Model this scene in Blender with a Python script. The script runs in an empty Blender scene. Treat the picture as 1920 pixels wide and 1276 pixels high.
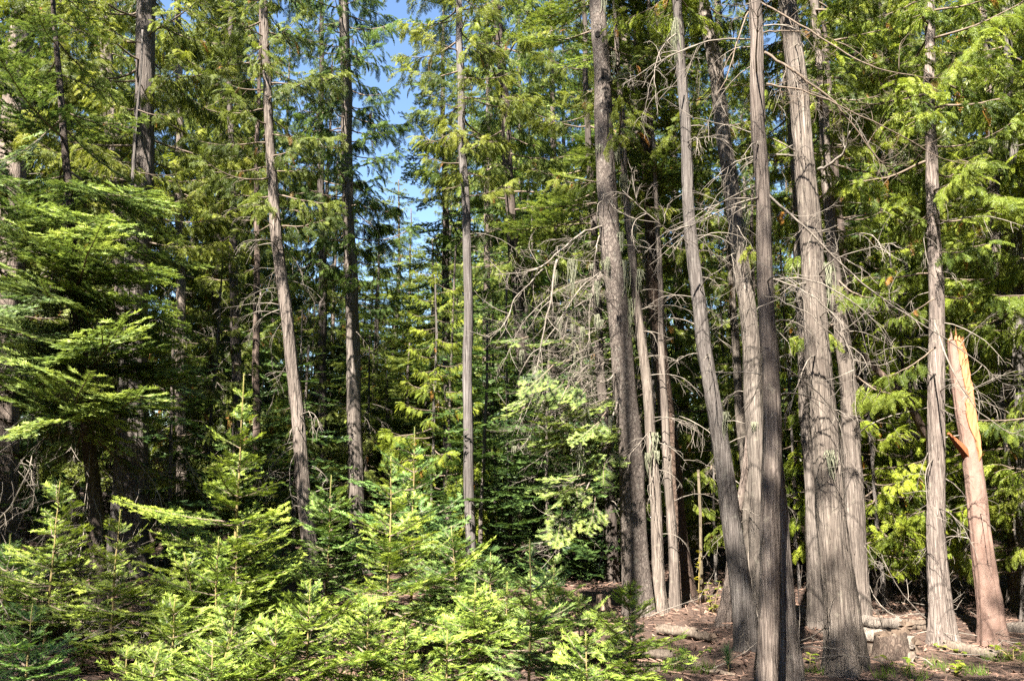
import bpy, math, random
import numpy as np
from mathutils import Matrix, Vector, Euler

rng = np.random.default_rng(7)
random.seed(7)
S = bpy.context.scene
COL = S.collection
R = math.radians

# ------------------------------------------------------------------ camera
F_PX = 1442.0                      # focal length in photo pixels (1920 wide)
PITCH = R(9.0)
CAM_H = 1.6
cam_d = bpy.data.cameras.new('camera')
cam_d.sensor_width = 36.0
cam_d.lens = 36.0 * F_PX / 1920.0
cam_d.clip_end = 2000.0
cam = bpy.data.objects.new('camera', cam_d)
cam.location = (0, 0, CAM_H)
cam.rotation_euler = (R(90) + PITCH, 0, 0)
COL.objects.link(cam)
S.camera = cam
S.render.resolution_x, S.render.resolution_y = 1024, 680

# ------------------------------------------------------------------ light
SUN_EL, SUN_AZ = R(49), R(202)     # azimuth clockwise from +Y: behind the camera, to the left
to_sun = Vector((math.sin(SUN_AZ) * math.cos(SUN_EL), math.cos(SUN_AZ) * math.cos(SUN_EL), math.sin(SUN_EL)))
W = bpy.data.worlds.new('World')
S.world = W
W.use_nodes = True
nt = W.node_tree
sky = nt.nodes.new('ShaderNodeTexSky')
sky.sky_type = 'NISHITA'
sky.sun_disc = False
sky.sun_elevation = SUN_EL
sky.sun_rotation = SUN_AZ
sky.air_density = 1.0
sky.dust_density = 0.0
sky.ozone_density = 3.0
bg = nt.nodes['Background']
bg.inputs['Strength'].default_value = 0.05
nt.links.new(sky.outputs[0], bg.inputs['Color'])
sun_d = bpy.data.lights.new('sun', 'SUN')
sun_d.energy = 5.0
sun_d.angle = R(0.53)
sun_d.color = (1.0, 0.95, 0.86)
sun = bpy.data.objects.new('sun', sun_d)
sun.rotation_euler = to_sun.to_track_quat('Z', 'Y').to_euler()
sun.location = (-8, -14, 30)
COL.objects.link(sun)

S.view_settings.view_transform = 'Standard'
S.view_settings.look = 'None'
S.view_settings.exposure = 2.75
S.view_settings.gamma = 1.0
S.view_settings.use_curve_mapping = False
S.render.engine = 'CYCLES'
S.cycles.max_bounces = 6
S.cycles.diffuse_bounces = 1
S.cycles.glossy_bounces = 1
S.cycles.transmission_bounces = 3
S.cycles.caustics_reflective = False
S.cycles.caustics_refractive = False
S.cycles.use_denoising = False
S.cycles.sample_clamp_indirect = 4.0

# ------------------------------------------------------------------ geometry helpers
SINP, COSP = math.sin(PITCH), math.cos(PITCH)


def hgt(x, y):
    """ground height"""
    return (0.05 * np.sin(0.9 * x + 0.4) * np.cos(0.7 * y) + 0.03 * np.sin(2.1 * x + 1.3 * y)
            + 0.018 * np.sin(4.7 * x - 3.1 * y + 1.0) + 0.010 * np.sin(9.1 * x + 7.3 * y)
            + 0.22 * np.clip((-x - 1.6) / 3.0, 0, 1) * np.clip((y - 3) / 6, 0, 1))


def at(u, v, Y):
    """point of the place seen at photo pixel (u, v) at distance Y from the camera"""
    xc, yc = (u - 960.0) / F_PX, -(v - 638.0) / F_PX
    s = Y / (COSP - yc * SINP)
    return np.array([s * xc, Y, CAM_H + s * (yc * COSP + SINP)])


def scale_at(v, Y):
    yc = -(v - 638.0) / F_PX
    return (Y / (COSP - yc * SINP)) / F_PX      # metres per photo pixel


def ground_at(u, v):
    Y = 6.0
    for _ in range(30):
        p = at(u, v, Y)
        e = p[2] - float(hgt(p[0], p[1]))
        d = (at(u, v, Y + 0.01)[2] - p[2]) / 0.01
        Y = min(max(Y - 0.7 * e / d, 2.0), 60.0)
    return at(u, v, Y)


def nrm(a):
    a = np.asarray(a, float)
    return a / (np.linalg.norm(a, axis=-1, keepdims=True) + 1e-9)


class MB:
    """collects triangles, builds one mesh"""
    def __init__(s):
        s.V, s.F, s.M, s.T, s.S, s.n = [], [], [], [], [], 0

    def add(s, V, F, mat=0, tint=0.5, smooth=False):
        V = np.asarray(V, float).reshape(-1, 3)
        F = np.asarray(F, np.int64).reshape(-1, 3)
        s.V.append(V)
        s.F.append(F + s.n)
        s.n += len(V)
        s.M.append(np.full(len(F), mat, np.int32))
        s.T.append(np.broadcast_to(np.asarray(tint, np.float32), (len(F),)).copy())
        s.S.append(np.full(len(F), smooth, bool))

    def merged(s):
        return (np.concatenate(s.V), np.concatenate(s.F), np.concatenate(s.M), np.concatenate(s.T), np.concatenate(s.S))

    def add_mb(s, m, mtx):
        """m: merged tuple, mtx 4x4"""
        V, F, M, T, SS = m
        A = np.asarray(mtx)
        s.V.append(V @ A[:3, :3].T + A[:3, 3])
        s.F.append(F + s.n)
        s.n += len(V)
        s.M.append(M)
        s.T.append(T)
        s.S.append(SS)

    def mesh(s, name, mats):
        V, F, M, T, SS = s.merged()
        me = bpy.data.meshes.new(name)
        me.vertices.add(len(V))
        me.vertices.foreach_set('co', V.astype(np.float32).ravel())
        me.loops.add(len(F) * 3)
        me.loops.foreach_set('vertex_index', F.astype(np.int32).ravel())
        me.polygons.add(len(F))
        me.polygons.foreach_set('loop_start', np.arange(0, len(F) * 3, 3, dtype=np.int32))
        me.polygons.foreach_set('material_index', M)
        me.polygons.foreach_set('use_smooth', SS)
        a = me.attributes.new('tint', 'FLOAT', 'FACE')
        a.data.foreach_set('value', T.astype(np.float32))
        for m in mats:
            me.materials.append(m)
        me.update(calc_edges=True)
        me.validate()
        return me


def tube(P, rad, n=5, cap=True):
    """V, F of a tube along points P"""
    P = np.asarray(P, float)
    k = len(P)
    rad = np.broadcast_to(np.asarray(rad, float), (k,))
    T = nrm(np.gradient(P, axis=0))
    ref = np.array([0, 0, 1.0]) if abs(T[:, 2]).mean() < 0.8 else np.array([1.0, 0, 0])
    A = nrm(np.cross(T, ref))
    B = np.cross(T, A)
    th = np.linspace(0, 2 * np.pi, n, endpoint=False)
    ring = (A[:, None, :] * np.cos(th)[None, :, None] + B[:, None, :] * np.sin(th)[None, :, None])
    V = (P[:, None, :] + ring * rad[:, None, None]).reshape(-1, 3)
    i = np.arange(k - 1)[:, None] * n
    j = np.arange(n)[None, :]
    a, b = i + j, i + (j + 1) % n
    F = np.concatenate([np.stack([a, b, b + n], -1).reshape(-1, 3), np.stack([a, b + n, a + n], -1).reshape(-1, 3)])
    if cap:
        V = np.concatenate([V, P[:1], P[-1:]])
        c0, c1 = k * n, k * n + 1
        j = np.arange(n)
        F = np.concatenate([F, np.stack([(j + 1) % n, j, np.full(n, c0)], -1),
                            np.stack([(k - 1) * n + j, (k - 1) * n + (j + 1) % n, np.full(n, c1)], -1)])
    return V, F


def wobble(k, amp, r=rng, dim=3):
    w = np.cumsum(r.normal(0, 1, (k, dim)), axis=0)
    w -= np.linspace(0, 1, k)[:, None] * w[-1] * 0.5
    return w * amp / max(1, math.sqrt(k))


def needles(mb, segs, spacing, width, mat, r, upl=0.35, fwd=0.6):
    """segs: list of (a, b, normal, needle length, tint)"""
    a = np.array([s[0] for s in segs])
    b = np.array([s[1] for s in segs])
    n = nrm(np.array([s[2] for s in segs]))
    nl = np.array([s[3] for s in segs])
    tn = np.array([s[4] for s in segs])
    d = b - a
    ln = np.linalg.norm(d, axis=1)
    cnt = np.maximum(2, np.ceil(ln / spacing).astype(int))
    idx = np.repeat(np.arange(len(segs)), cnt)
    t = np.concatenate([(np.arange(c) + r.random(c)) / c for c in cnt])
    for side in (-1.0, 1.0):
        p = a[idx] + d[idx] * t[:, None]
        dd = nrm(d[idx])
        nn = n[idx]
        lat = nrm(np.cross(nn, dd)) * side
        m = len(idx)
        dirn = nrm(lat * r.uniform(0.65, 1.0, (m, 1)) + dd * r.uniform(0.5 * fwd, 1.4 * fwd, (m, 1))
                   + nn * (upl * r.uniform(-0.5, 1.2, (m, 1))))
        L = nl[idx] * r.uniform(0.75, 1.2, m)
        w = width * r.uniform(0.7, 1.3, m)
        ax = nrm(dd + 0.6 * nn * r.normal(0, 0.6, (m, 1)))
        V = np.stack([p - ax * w[:, None] / 2, p + ax * w[:, None] / 2, p + dirn * L[:, None]], 1).reshape(-1, 3)
        F = np.arange(3 * m).reshape(-1, 3)
        mb.add(V, F, mat, np.clip(tn[idx] + r.normal(0, 0.05, m), 0, 1))


# ------------------------------------------------------------------ materials
def new_mat(name):
    m = bpy.data.materials.new(name)
    m.use_nodes = True
    t = m.node_tree
    t.nodes.clear()
    return m, t, t.nodes, t.links


def ramp(N, stops):
    n = N.new('ShaderNodeValToRGB')
    e = n.color_ramp.elements
    while len(e) < len(stops):
        e.new(0.5)
    for el, (p, c) in zip(e, stops):
        el.position = p
        el.color = (*c, 1)
    return n


def foliage_mat(name, stops, transl=0.35, tcol=(1.0, 1.0, 0.55), rough=0.5, boost=2.0):
    m, t, N, L = new_mat(name)
    out = N.new('ShaderNodeOutputMaterial')
    att = N.new('ShaderNodeAttribute')
    att.attribute_name = 'tint'
    oi = N.new('ShaderNodeObjectInfo')
    ad = N.new('ShaderNodeMath')
    ad.operation = 'MULTIPLY_ADD'
    L.new(oi.outputs['Random'], ad.inputs[0])
    ad.inputs[1].default_value = 0.16
    L.new(att.outputs['Fac'], ad.inputs[2])
    sb = N.new('ShaderNodeMath')
    sb.operation = 'SUBTRACT'
    L.new(ad.outputs[0], sb.inputs[0])
    sb.inputs[1].default_value = 0.08
    rp = ramp(N, stops)
    L.new(sb.outputs[0], rp.inputs[0])
    mx = N.new('ShaderNodeMix')
    mx.data_type = 'RGBA'
    mx.blend_type = 'MULTIPLY'
    mx.inputs['Factor'].default_value = 1
    L.new(rp.outputs[0], mx.inputs['A'])
    L.new(oi.outputs['Color'], mx.inputs['B'])
    pb = N.new('ShaderNodeBsdfPrincipled')
    pb.inputs['Roughness'].default_value = rough
    pb.inputs['Specular IOR Level'].default_value = 0.22
    L.new(mx.outputs['Result'], pb.inputs['Base Color'])
    tr = N.new('ShaderNodeBsdfTranslucent')
    m2 = N.new('ShaderNodeMix')
    m2.data_type = 'RGBA'
    m2.blend_type = 'MULTIPLY'
    m2.inputs['Factor'].default_value = 1
    L.new(mx.outputs['Result'], m2.inputs['A'])
    m2.inputs['B'].default_value = (*[boost * c for c in tcol], 1)
    L.new(m2.outputs['Result'], tr.inputs['Color'])
    ms = N.new('ShaderNodeMixShader')
    ms.inputs[0].default_value = transl
    L.new(pb.outputs[0], ms.inputs[1])
    L.new(tr.outputs[0], ms.inputs[2])
    L.new(ms.outputs[0], out.inputs['Surface'])
    return m


def bark_mat(name, cols, sx=26.0, sz=1.1, bump=0.6, rough=0.9, lichen=None, crack=(0.03, 0.02, 0.018), plate=False):
    """cols: three colours dark to pale. Vertical fibres (or plates) in colour and relief."""
    m, t, N, L = new_mat(name)
    out = N.new('ShaderNodeOutputMaterial')
    tc = N.new('ShaderNodeTexCoord')
    oi = N.new('ShaderNodeObjectInfo')
    off = N.new('ShaderNodeVectorMath')
    off.operation = 'MULTIPLY_ADD'
    L.new(oi.outputs['Random'], off.inputs[0])
    off.inputs[1].default_value = (37, 21, 53)
    L.new(tc.outputs['Object'], off.inputs[2])
    mp = N.new('ShaderNodeMapping')
    mp.inputs['Scale'].default_value = (sx, sx, sz)
    L.new(off.outputs[0], mp.inputs[0])
    n1 = N.new('ShaderNodeTexNoise')
    n1.inputs['Scale'].default_value = 2.2
    n1.inputs['Detail'].default_value = 8
    n1.inputs['Roughness'].default_value = 0.65
    n1.inputs['Distortion'].default_value = 0.4
    L.new(mp.outputs[0], n1.inputs['Vector'])
    v1 = N.new('ShaderNodeTexVoronoi')
    v1.feature = 'DISTANCE_TO_EDGE'
    v1.inputs['Scale'].default_value = 1.6 if not plate else 2.2
    if plate:
        mp2 = N.new('ShaderNodeMapping')
        mp2.inputs['Scale'].default_value = (sx, sx, sx * 0.5)
        L.new(off.outputs[0], mp2.inputs[0])
        ds = N.new('ShaderNodeVectorMath')
        ds.operation = 'MULTIPLY_ADD'
        L.new(n1.outputs['Color'], ds.inputs[0])
        ds.inputs[1].default_value = (1.3, 1.3, 1.3)
        L.new(mp2.outputs[0], ds.inputs[2])
        L.new(ds.outputs[0], v1.inputs['Vector'])
    else:
        L.new(mp.outputs[0], v1.inputs['Vector'])
    cr = ramp(N, [(0.0, (0.35, 0.35, 0.35)), (0.16, (1, 1, 1))]) if plate else ramp(N, [(0.0, (0.62, 0.62, 0.62)), (0.12, (1, 1, 1))])
    L.new(v1.outputs['Distance'], cr.inputs[0])
    n2 = N.new('ShaderNodeTexNoise')                      # broad patches
    n2.inputs['Scale'].default_value = 2.3
    n2.inputs['Detail'].default_value = 4
    L.new(off.outputs[0], n2.inputs['Vector'])
    mixf = N.new('ShaderNodeMath')
    mixf.operation = 'MULTIPLY_ADD'
    L.new(n2.outputs['Fac'], mixf.inputs[0])
    mixf.inputs[1].default_value = 0.45
    sc = N.new('ShaderNodeMath')
    sc.operation = 'MULTIPLY_ADD'
    L.new(n1.outputs['Fac'], sc.inputs[0])
    sc.inputs[1].default_value = 0.95
    sc.inputs[2].default_value = -0.22
    L.new(sc.outputs[0], mixf.inputs[2])
    rp = ramp(N, [(0.22, cols[0]), (0.5, cols[1]), (0.78, cols[2])])
    L.new(mixf.outputs[0], rp.inputs[0])
    mx = N.new('ShaderNodeMix')
    mx.data_type = 'RGBA'
    L.new(cr.outputs[0], mx.inputs['Factor'])
    mx.inputs['A'].default_value = (*crack, 1)
    L.new(rp.outputs[0], mx.inputs['B'])
    last = mx.outputs['Result']
    if lichen:
        n3 = N.new('ShaderNodeTexNoise')
        n3.inputs['Scale'].default_value = 21
        n3.inputs['Detail'].default_value = 6
        L.new(off.outputs[0], n3.inputs['Vector'])
        lr = ramp(N, [(0.58, (0, 0, 0)), (0.80, (1, 1, 1))])
        L.new(n3.outputs['Fac'], lr.inputs[0])
        fm = N.new('ShaderNodeMath')
        fm.operation = 'MULTIPLY'
        L.new(lr.outputs[0], fm.inputs[0])
        fm.inputs[1].default_value = 0.6
        m3 = N.new('ShaderNodeMix')
        m3.data_type = 'RGBA'
        L.new(fm.outputs[0], m3.inputs['Factor'])
        L.new(last, m3.inputs['A'])
        m3.inputs['B'].default_value = (*lichen, 1)
        last = m3.outputs['Result']
    mo = N.new('ShaderNodeMix')
    mo.data_type = 'RGBA'
    mo.blend_type = 'MULTIPLY'
    mo.inputs['Factor'].default_value = 1
    L.new(last, mo.inputs['A'])
    L.new(oi.outputs['Color'], mo.inputs['B'])
    pb = N.new('ShaderNodeBsdfPrincipled')
    pb.inputs['Roughness'].default_value = rough
    pb.inputs['Specular IOR Level'].default_value = 0.2
    L.new(mo.outputs['Result'], pb.inputs['Base Color'])
    hm = N.new('ShaderNodeMath')
    hm.operation = 'MULTIPLY_ADD'
    L.new(cr.outputs[0], hm.inputs[0])
    hm.inputs[1].default_value = 0.7
    L.new(n1.outputs['Fac'], hm.inputs[2])
    bp = N.new('ShaderNodeBump')
    bp.inputs['Strength'].default_value = bump
    bp.inputs['Distance'].default_value = 0.03
    L.new(hm.outputs[0], bp.inputs['Height'])
    L.new(bp.outputs[0], pb.inputs['Normal'])
    L.new(pb.outputs[0], out.inputs['Surface'])
    return m


def plain_mat(name, c1, c2, scale=30, rough=0.85, bump=0.0, transl=0.0):
    m, t, N, L = new_mat(name)
    out = N.new('ShaderNodeOutputMaterial')
    tc = N.new('ShaderNodeTexCoord')
    n1 = N.new('ShaderNodeTexNoise')
    n1.inputs['Scale'].default_value = scale
    n1.inputs['Detail'].default_value = 5
    L.new(tc.outputs['Object'], n1.inputs['Vector'])
    att = N.new('ShaderNodeAttribute')
    att.attribute_name = 'tint'
    sm = N.new('ShaderNodeMath')
    sm.operation = 'ADD'
    L.new(n1.outputs['Fac'], sm.inputs[0])
    L.new(att.outputs['Fac'], sm.inputs[1])
    rp = ramp(N, [(0.45, c1), (1.0, c2)])
    hf = N.new('ShaderNodeMath')
    hf.operation = 'MULTIPLY'
    hf.inputs[1].default_value = 0.72
    L.new(sm.outputs[0], hf.inputs[0])
    L.new(hf.outputs[0], rp.inputs[0])
    pb = N.new('ShaderNodeBsdfPrincipled')
    pb.inputs['Roughness'].default_value = rough
    pb.inputs['Specular IOR Level'].default_value = 0.2
    L.new(rp.outputs[0], pb.inputs['Base Color'])
    if bump:
        bp = N.new('ShaderNodeBump')
        bp.inputs['Strength'].default_value = bump
        bp.inputs['Distance'].default_value = 0.01
        L.new(n1.outputs['Fac'], bp.inputs['Height'])
        L.new(bp.outputs[0], pb.inputs['Normal'])
    if transl:
        tr = N.new('ShaderNodeBsdfTranslucent')
        L.new(rp.outputs[0], tr.inputs['Color'])
        ms = N.new('ShaderNodeMixShader')
        ms.inputs[0].default_value = transl
        L.new(pb.outputs[0], ms.inputs[1])
        L.new(tr.outputs[0], ms.inputs[2])
        L.new(ms.outputs[0], out.inputs['Surface'])
    else:
        L.new(pb.outputs[0], out.inputs['Surface'])
    return m


M_FIR = foliage_mat('fir_needles', [(0.0, (0.011, 0.022, 0.012)), (0.35, (0.030, 0.053, 0.020)), (0.62, (0.115, 0.160, 0.046)), (1.0, (0.25, 0.30, 0.10))], 0.22, rough=0.42)
M_CEDAR = foliage_mat('cedar_fronds', [(0.0, (0.20, 0.10, 0.035)), (0.07, (0.16, 0.09, 0.03)), (0.10, (0.018, 0.030, 0.011)), (0.36, (0.046, 0.068, 0.018)), (0.62, (0.140, 0.172, 0.036)), (1.0, (0.235, 0.245, 0.060))], 0.32, rough=0.45)
M_LEAF = foliage_mat('broad_leaf', [(0.0, (0.06, 0.10, 0.02)), (0.6, (0.13, 0.17, 0.03)), (1.0, (0.22, 0.22, 0.05))], 0.45)
M_TWIG = plain_mat('twig_bark', (0.09, 0.065, 0.045), (0.22, 0.17, 0.13), 40)
M_GREENTWIG = plain_mat('young_shoot_bark', (0.14, 0.10, 0.04), (0.30, 0.24, 0.10), 40)
M_DEAD = plain_mat('dead_twig_wood', (0.085, 0.070, 0.057), (0.31, 0.265, 0.215), 25)
M_LICHEN = plain_mat('beard_lichen', (0.20, 0.20, 0.13), (0.42, 0.42, 0.29), 30, transl=0.3)
M_CEDARBARK = bark_mat('cedar_bark', [(0.042, 0.036, 0.032), (0.115, 0.099, 0.087), (0.250, 0.222, 0.200)], bump=0.7, lichen=(0.20, 0.19, 0.155))
M_FIRBARK = bark_mat('fir_bark', [(0.055, 0.045, 0.038), (0.13, 0.105, 0.088), (0.22, 0.185, 0.155)], sx=17, sz=3.0, plate=True, bump=0.6, lichen=(0.24, 0.23, 0.19))
M_PINKBARK = bark_mat('smooth_pink_bark', [(0.10, 0.056, 0.042), (0.19, 0.120, 0.092), (0.26, 0.178, 0.140)], sx=10, sz=4.0, plate=True, bump=0.25, crack=(0.20, 0.13, 0.105))
M_WOOD = bark_mat('weathered_wood', [(0.075, 0.060, 0.049), (0.165, 0.135, 0.11), (0.27, 0.235, 0.195)], sx=22, sz=1.2, bump=0.5)
M_RAWWOOD = bark_mat('raw_orange_wood', [(0.24, 0.098, 0.042), (0.38, 0.175, 0.08), (0.48, 0.27, 0.14)], sx=26, sz=0.8, bump=0.3, crack=(0.34, 0.15, 0.06))
M_CUTWOOD = plain_mat('cut_wood_end', (0.035, 0.025, 0.018), (0.13, 0.09, 0.063), 18, bump=0.3)

# ground
m, t, N, L = new_mat('needle_litter_soil')
out = N.new('ShaderNodeOutputMaterial')
tc = N.new('ShaderNodeTexCoord')
na = N.new('ShaderNodeTexNoise'); na.inputs['Scale'].default_value = 1.4; na.inputs['Detail'].default_value = 6
nb = N.new('ShaderNodeTexNoise'); nb.inputs['Scale'].default_value = 38; nb.inputs['Detail'].default_value = 7; nb.inputs['Roughness'].default_value = 0.75
L.new(tc.outputs['Object'], na.inputs['Vector']); L.new(tc.outputs['Object'], nb.inputs['Vector'])
ra = ramp(N, [(0.3, (0.036, 0.021, 0.014)), (0.5, (0.070, 0.041, 0.028)), (0.7, (0.105, 0.064, 0.044))])
rb = ramp(N, [(0.3, (0.25, 0.22, 0.2)), (0.5, (0.9, 0.85, 0.8)), (0.72, (1.5, 1.45, 1.4))])
L.new(na.outputs['Fac'], ra.inputs[0]); L.new(nb.outputs['Fac'], rb.inputs[0])
mx = N.new('ShaderNodeMix'); mx.data_type = 'RGBA'; mx.blend_type = 'MULTIPLY'; mx.inputs['Factor'].default_value = 1
L.new(ra.outputs[0], mx.inputs['A']); L.new(rb.outputs[0], mx.inputs['B'])
pb = N.new('ShaderNodeBsdfPrincipled'); pb.inputs['Roughness'].default_value = 0.95
L.new(mx.outputs['Result'], pb.inputs['Base Color'])
bp = N.new('ShaderNodeBump'); bp.inputs['Strength'].default_value = 0.8; bp.inputs['Distance'].default_value = 0.03
L.new(nb.outputs['Fac'], bp.inputs['Height']); L.new(bp.outputs[0], pb.inputs['Normal'])
L.new(pb.outputs[0], out.inputs['Surface'])
M_SOIL = m


# ------------------------------------------------------------------ scene object helpers
def link(name, me, parent=None, loc=None, mtx=None, color=None):
    o = bpy.data.objects.new(name, me)
    if mtx is not None:
        o.matrix_basis = mtx
    elif loc is not None:
        o.location = loc
    if parent is not None:
        o.parent = parent
    if color is not None:
        o.color = (*color, 1)
    COL.objects.link(o)
    return o


def tag(o, label, cat, group=None, kind=None):
    if label:
        o['label'] = label
    if cat:
        o['category'] = cat
    if group:
        o['group'] = group
    if kind:
        o['kind'] = kind
    return o


def root(name, loc, label, cat, group=None):
    o = bpy.data.objects.new(name, None)
    o.empty_display_size = 0.2
    o.location = loc
    COL.objects.link(o)
    return tag(o, label, cat, group)


def branch_mtx(loc, az, pitch=0.0, roll=0.0, sc=1.0):
    """local +X points along azimuth az (from +X towards +Y), raised by pitch"""
    return (Matrix.Translation(Vector(loc)) @ Matrix.Rotation(az, 4, 'Z') @ Matrix.Rotation(-pitch, 4, 'Y')
            @ Matrix.Rotation(roll, 4, 'X') @ Matrix.Scale(sc, 4))


# ------------------------------------------------------------------ boughs
def fir_bough(L, r, spacing=0.009, nl=0.028, nw=0.0045, lat_gap=0.05, second=True, wood=True, curve=(-0.10, 0.16), lat_len=0.42):
    mb = MB()
    k = 9
    t = np.linspace(0, 1, k)
    P = np.stack([L * t, 0.03 * L * np.sin(t * 3 + r.uniform(0, 6)), L * (curve[0] * t + curve[1] * t * t)], 1) + wobble(k, 0.012 * L, r)
    P[0] = 0
    up = np.array([0, 0, 1.0])
    if wood:
        V, F = tube(P, np.linspace(0.004 + 0.007 * L, 0.0018, k), 4, cap=False)
        mb.add(V, F, 1, 0.4, True)
    segs = []

    def line(p0, d0, ln, bend, tint, n0, parts=2):
        pts = [p0]
        d = d0
        for q in range(parts):
            pts.append(pts[-1] + d * ln / parts)
            d = nrm(d + bend / parts)
        for q in range(parts):
            segs.append((pts[q], pts[q + 1], n0, nl, tint + (0.14 if q == parts - 1 else -0.06)))
        return pts

    for q in range(1, k - 1):
        segs.append((P[q], P[q + 1], up, nl * 1.05, 0.4 + 0.25 * (q / k)))
    fw = nrm(np.gradient(P, axis=0))
    nlat = max(6, int(L / lat_gap))
    for i in range(nlat):
        tt = 0.10 + 0.88 * (i + r.uniform(0.2, 0.8)) / nlat
        side = 1 if i % 2 else -1
        x = tt * (k - 1)
        q = min(int(x), k - 2)
        p = P[q] + (P[q + 1] - P[q]) * (x - q)
        d = fw[q]
        ll = (L * lat_len * (1 - tt) ** 0.75 * min(1.0, 0.45 + 2.2 * tt) + 0.035) * r.uniform(0.75, 1.15)
        ang = R(r.uniform(44, 62))
        latv = np.array([-d[1], d[0], 0]) * side
        dr = nrm(d * math.cos(ang) + latv * math.sin(ang) + up * r.uniform(-0.14, 0.16))
        n0 = nrm(up + r.normal(0, 0.16, 3))
        ti = 0.36 + r.uniform(-0.12, 0.16) + 0.2 * tt
        pts = line(p, dr, ll, d * 0.35 + up * r.uniform(-0.1, 0.15), ti, n0, 3 if ll > 0.2 else 2)
        if wood and ll > 0.12:
            V, F = tube(np.array(pts), np.linspace(0.0028, 0.0012, len(pts)), 3, cap=False)
            mb.add(V, F, 1, 0.4, True)
        if second and ll > 0.11:
            n2 = int(ll / (lat_gap * 1.05))
            for j in range(n2):
                s = 0.22 + 0.7 * (j + 0.5) / n2
                pj = pts[0] + (pts[-1] - pts[0]) * s
                l2 = (0.45 * ll * (1 - s) + 0.028) * r.uniform(0.7, 1.2)
                sd = 1 if j % 2 else -1
                lv = np.cross(n0, dr) * sd
                d2 = nrm(dr * 0.72 + lv * 0.7 + up * r.uniform(-0.15, 0.18))
                line(pj, d2, l2, dr * 0.2, ti + r.uniform(-0.04, 0.12), n0, 1 if l2 < 0.08 else 2)
    needles(mb, segs, spacing, nw, 0, r)
    return mb


def frond_template(r, pinnae=9, sub=3, w=0.035, curl=0.28):
    """flat cedar spray, unit length along +x, triangles in the xy plane"""
    V, F = [], []

    def tri(a, b, c):
        i = len(V)
        V.extend([a, b, c])
        F.append((i, i + 1, i + 2))

    def z(x, y):
        return -curl * x * x - 0.25 * abs(y) ** 1.6

    def pt(x, y):
        return (x, y, z(x, y))
    tri(pt(0, -w * 0.3), pt(0, w * 0.3), pt(1, 0))
    for i in range(pinnae):
        x = 0.06 + 0.88 * (i + 0.5) / pinnae
        for sd in (-1, 1):
            x0 = x + r.uniform(-0.02, 0.02) + 0.02 * sd
            ln = 0.46 * (1 - x) ** 0.7 * min(1, 0.5 + 2.5 * x) * r.uniform(0.75, 1.15) + 0.04
            an = R(r.uniform(38, 55))
            dx, dy = math.cos(an), math.sin(an) * sd
            ex, ey = x0 + dx * ln, dy * ln
            px, py = -dy, dx
            tri(pt(x0 - px * w * .5, -py * w * .5), pt(x0 + px * w * .5, py * w * .5), pt(ex, ey))
            ns = sub if ln > 0.15 else max(0, sub - 2)
            for j in range(ns):
                s = (j + 0.7) / (ns + 0.6)
                qx, qy = x0 + dx * ln * s, dy * ln * s
                l2 = 0.40 * ln * (1 - s * 0.7) + 0.015
                for s2 in (-1, 1):
                    a2 = math.atan2(dy, dx) + s2 * R(r.uniform(36, 52))
                    e2 = (qx + math.cos(a2) * l2, qy + math.sin(a2) * l2)
                    hx, hy = dx * w * 0.55, dy * w * 0.55
                    tri(pt(qx - hx, qy - hy), pt(qx + hx, qy + hy), pt(*e2))
    return np.array(V), np.array(F)


TPL_FINE = [frond_template(rng, 11, 3, 0.030, rng.uniform(0.2, 0.55)) for _ in range(5)]
TPL_MID = [frond_template(rng, 7, 2, 0.05) for _ in range(4)]
TPL_FAR = [frond_template(rng, 6, 0, 0.11) for _ in range(3)]


def put_frond(mb, tpl, p, d, n, size, tint, r):
    V, F = tpl
    d = nrm(d)
    y = nrm(np.cross(n, d))
    z = np.cross(d, y)
    A = np.stack([d, y * r.uniform(0.8, 1.15), z * r.uniform(0.5, 1.6)], 0) * size
    V = V + np.stack([0 * V[:, 0], 0 * V[:, 0], r.normal(0, 0.022, len(V))], 1)
    mb.add(V @ A + p, F, 0, np.clip(tint + r.normal(0, 0.04, len(F)), 0.11, 1) if tint > 0.1 else 0.03)


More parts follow.
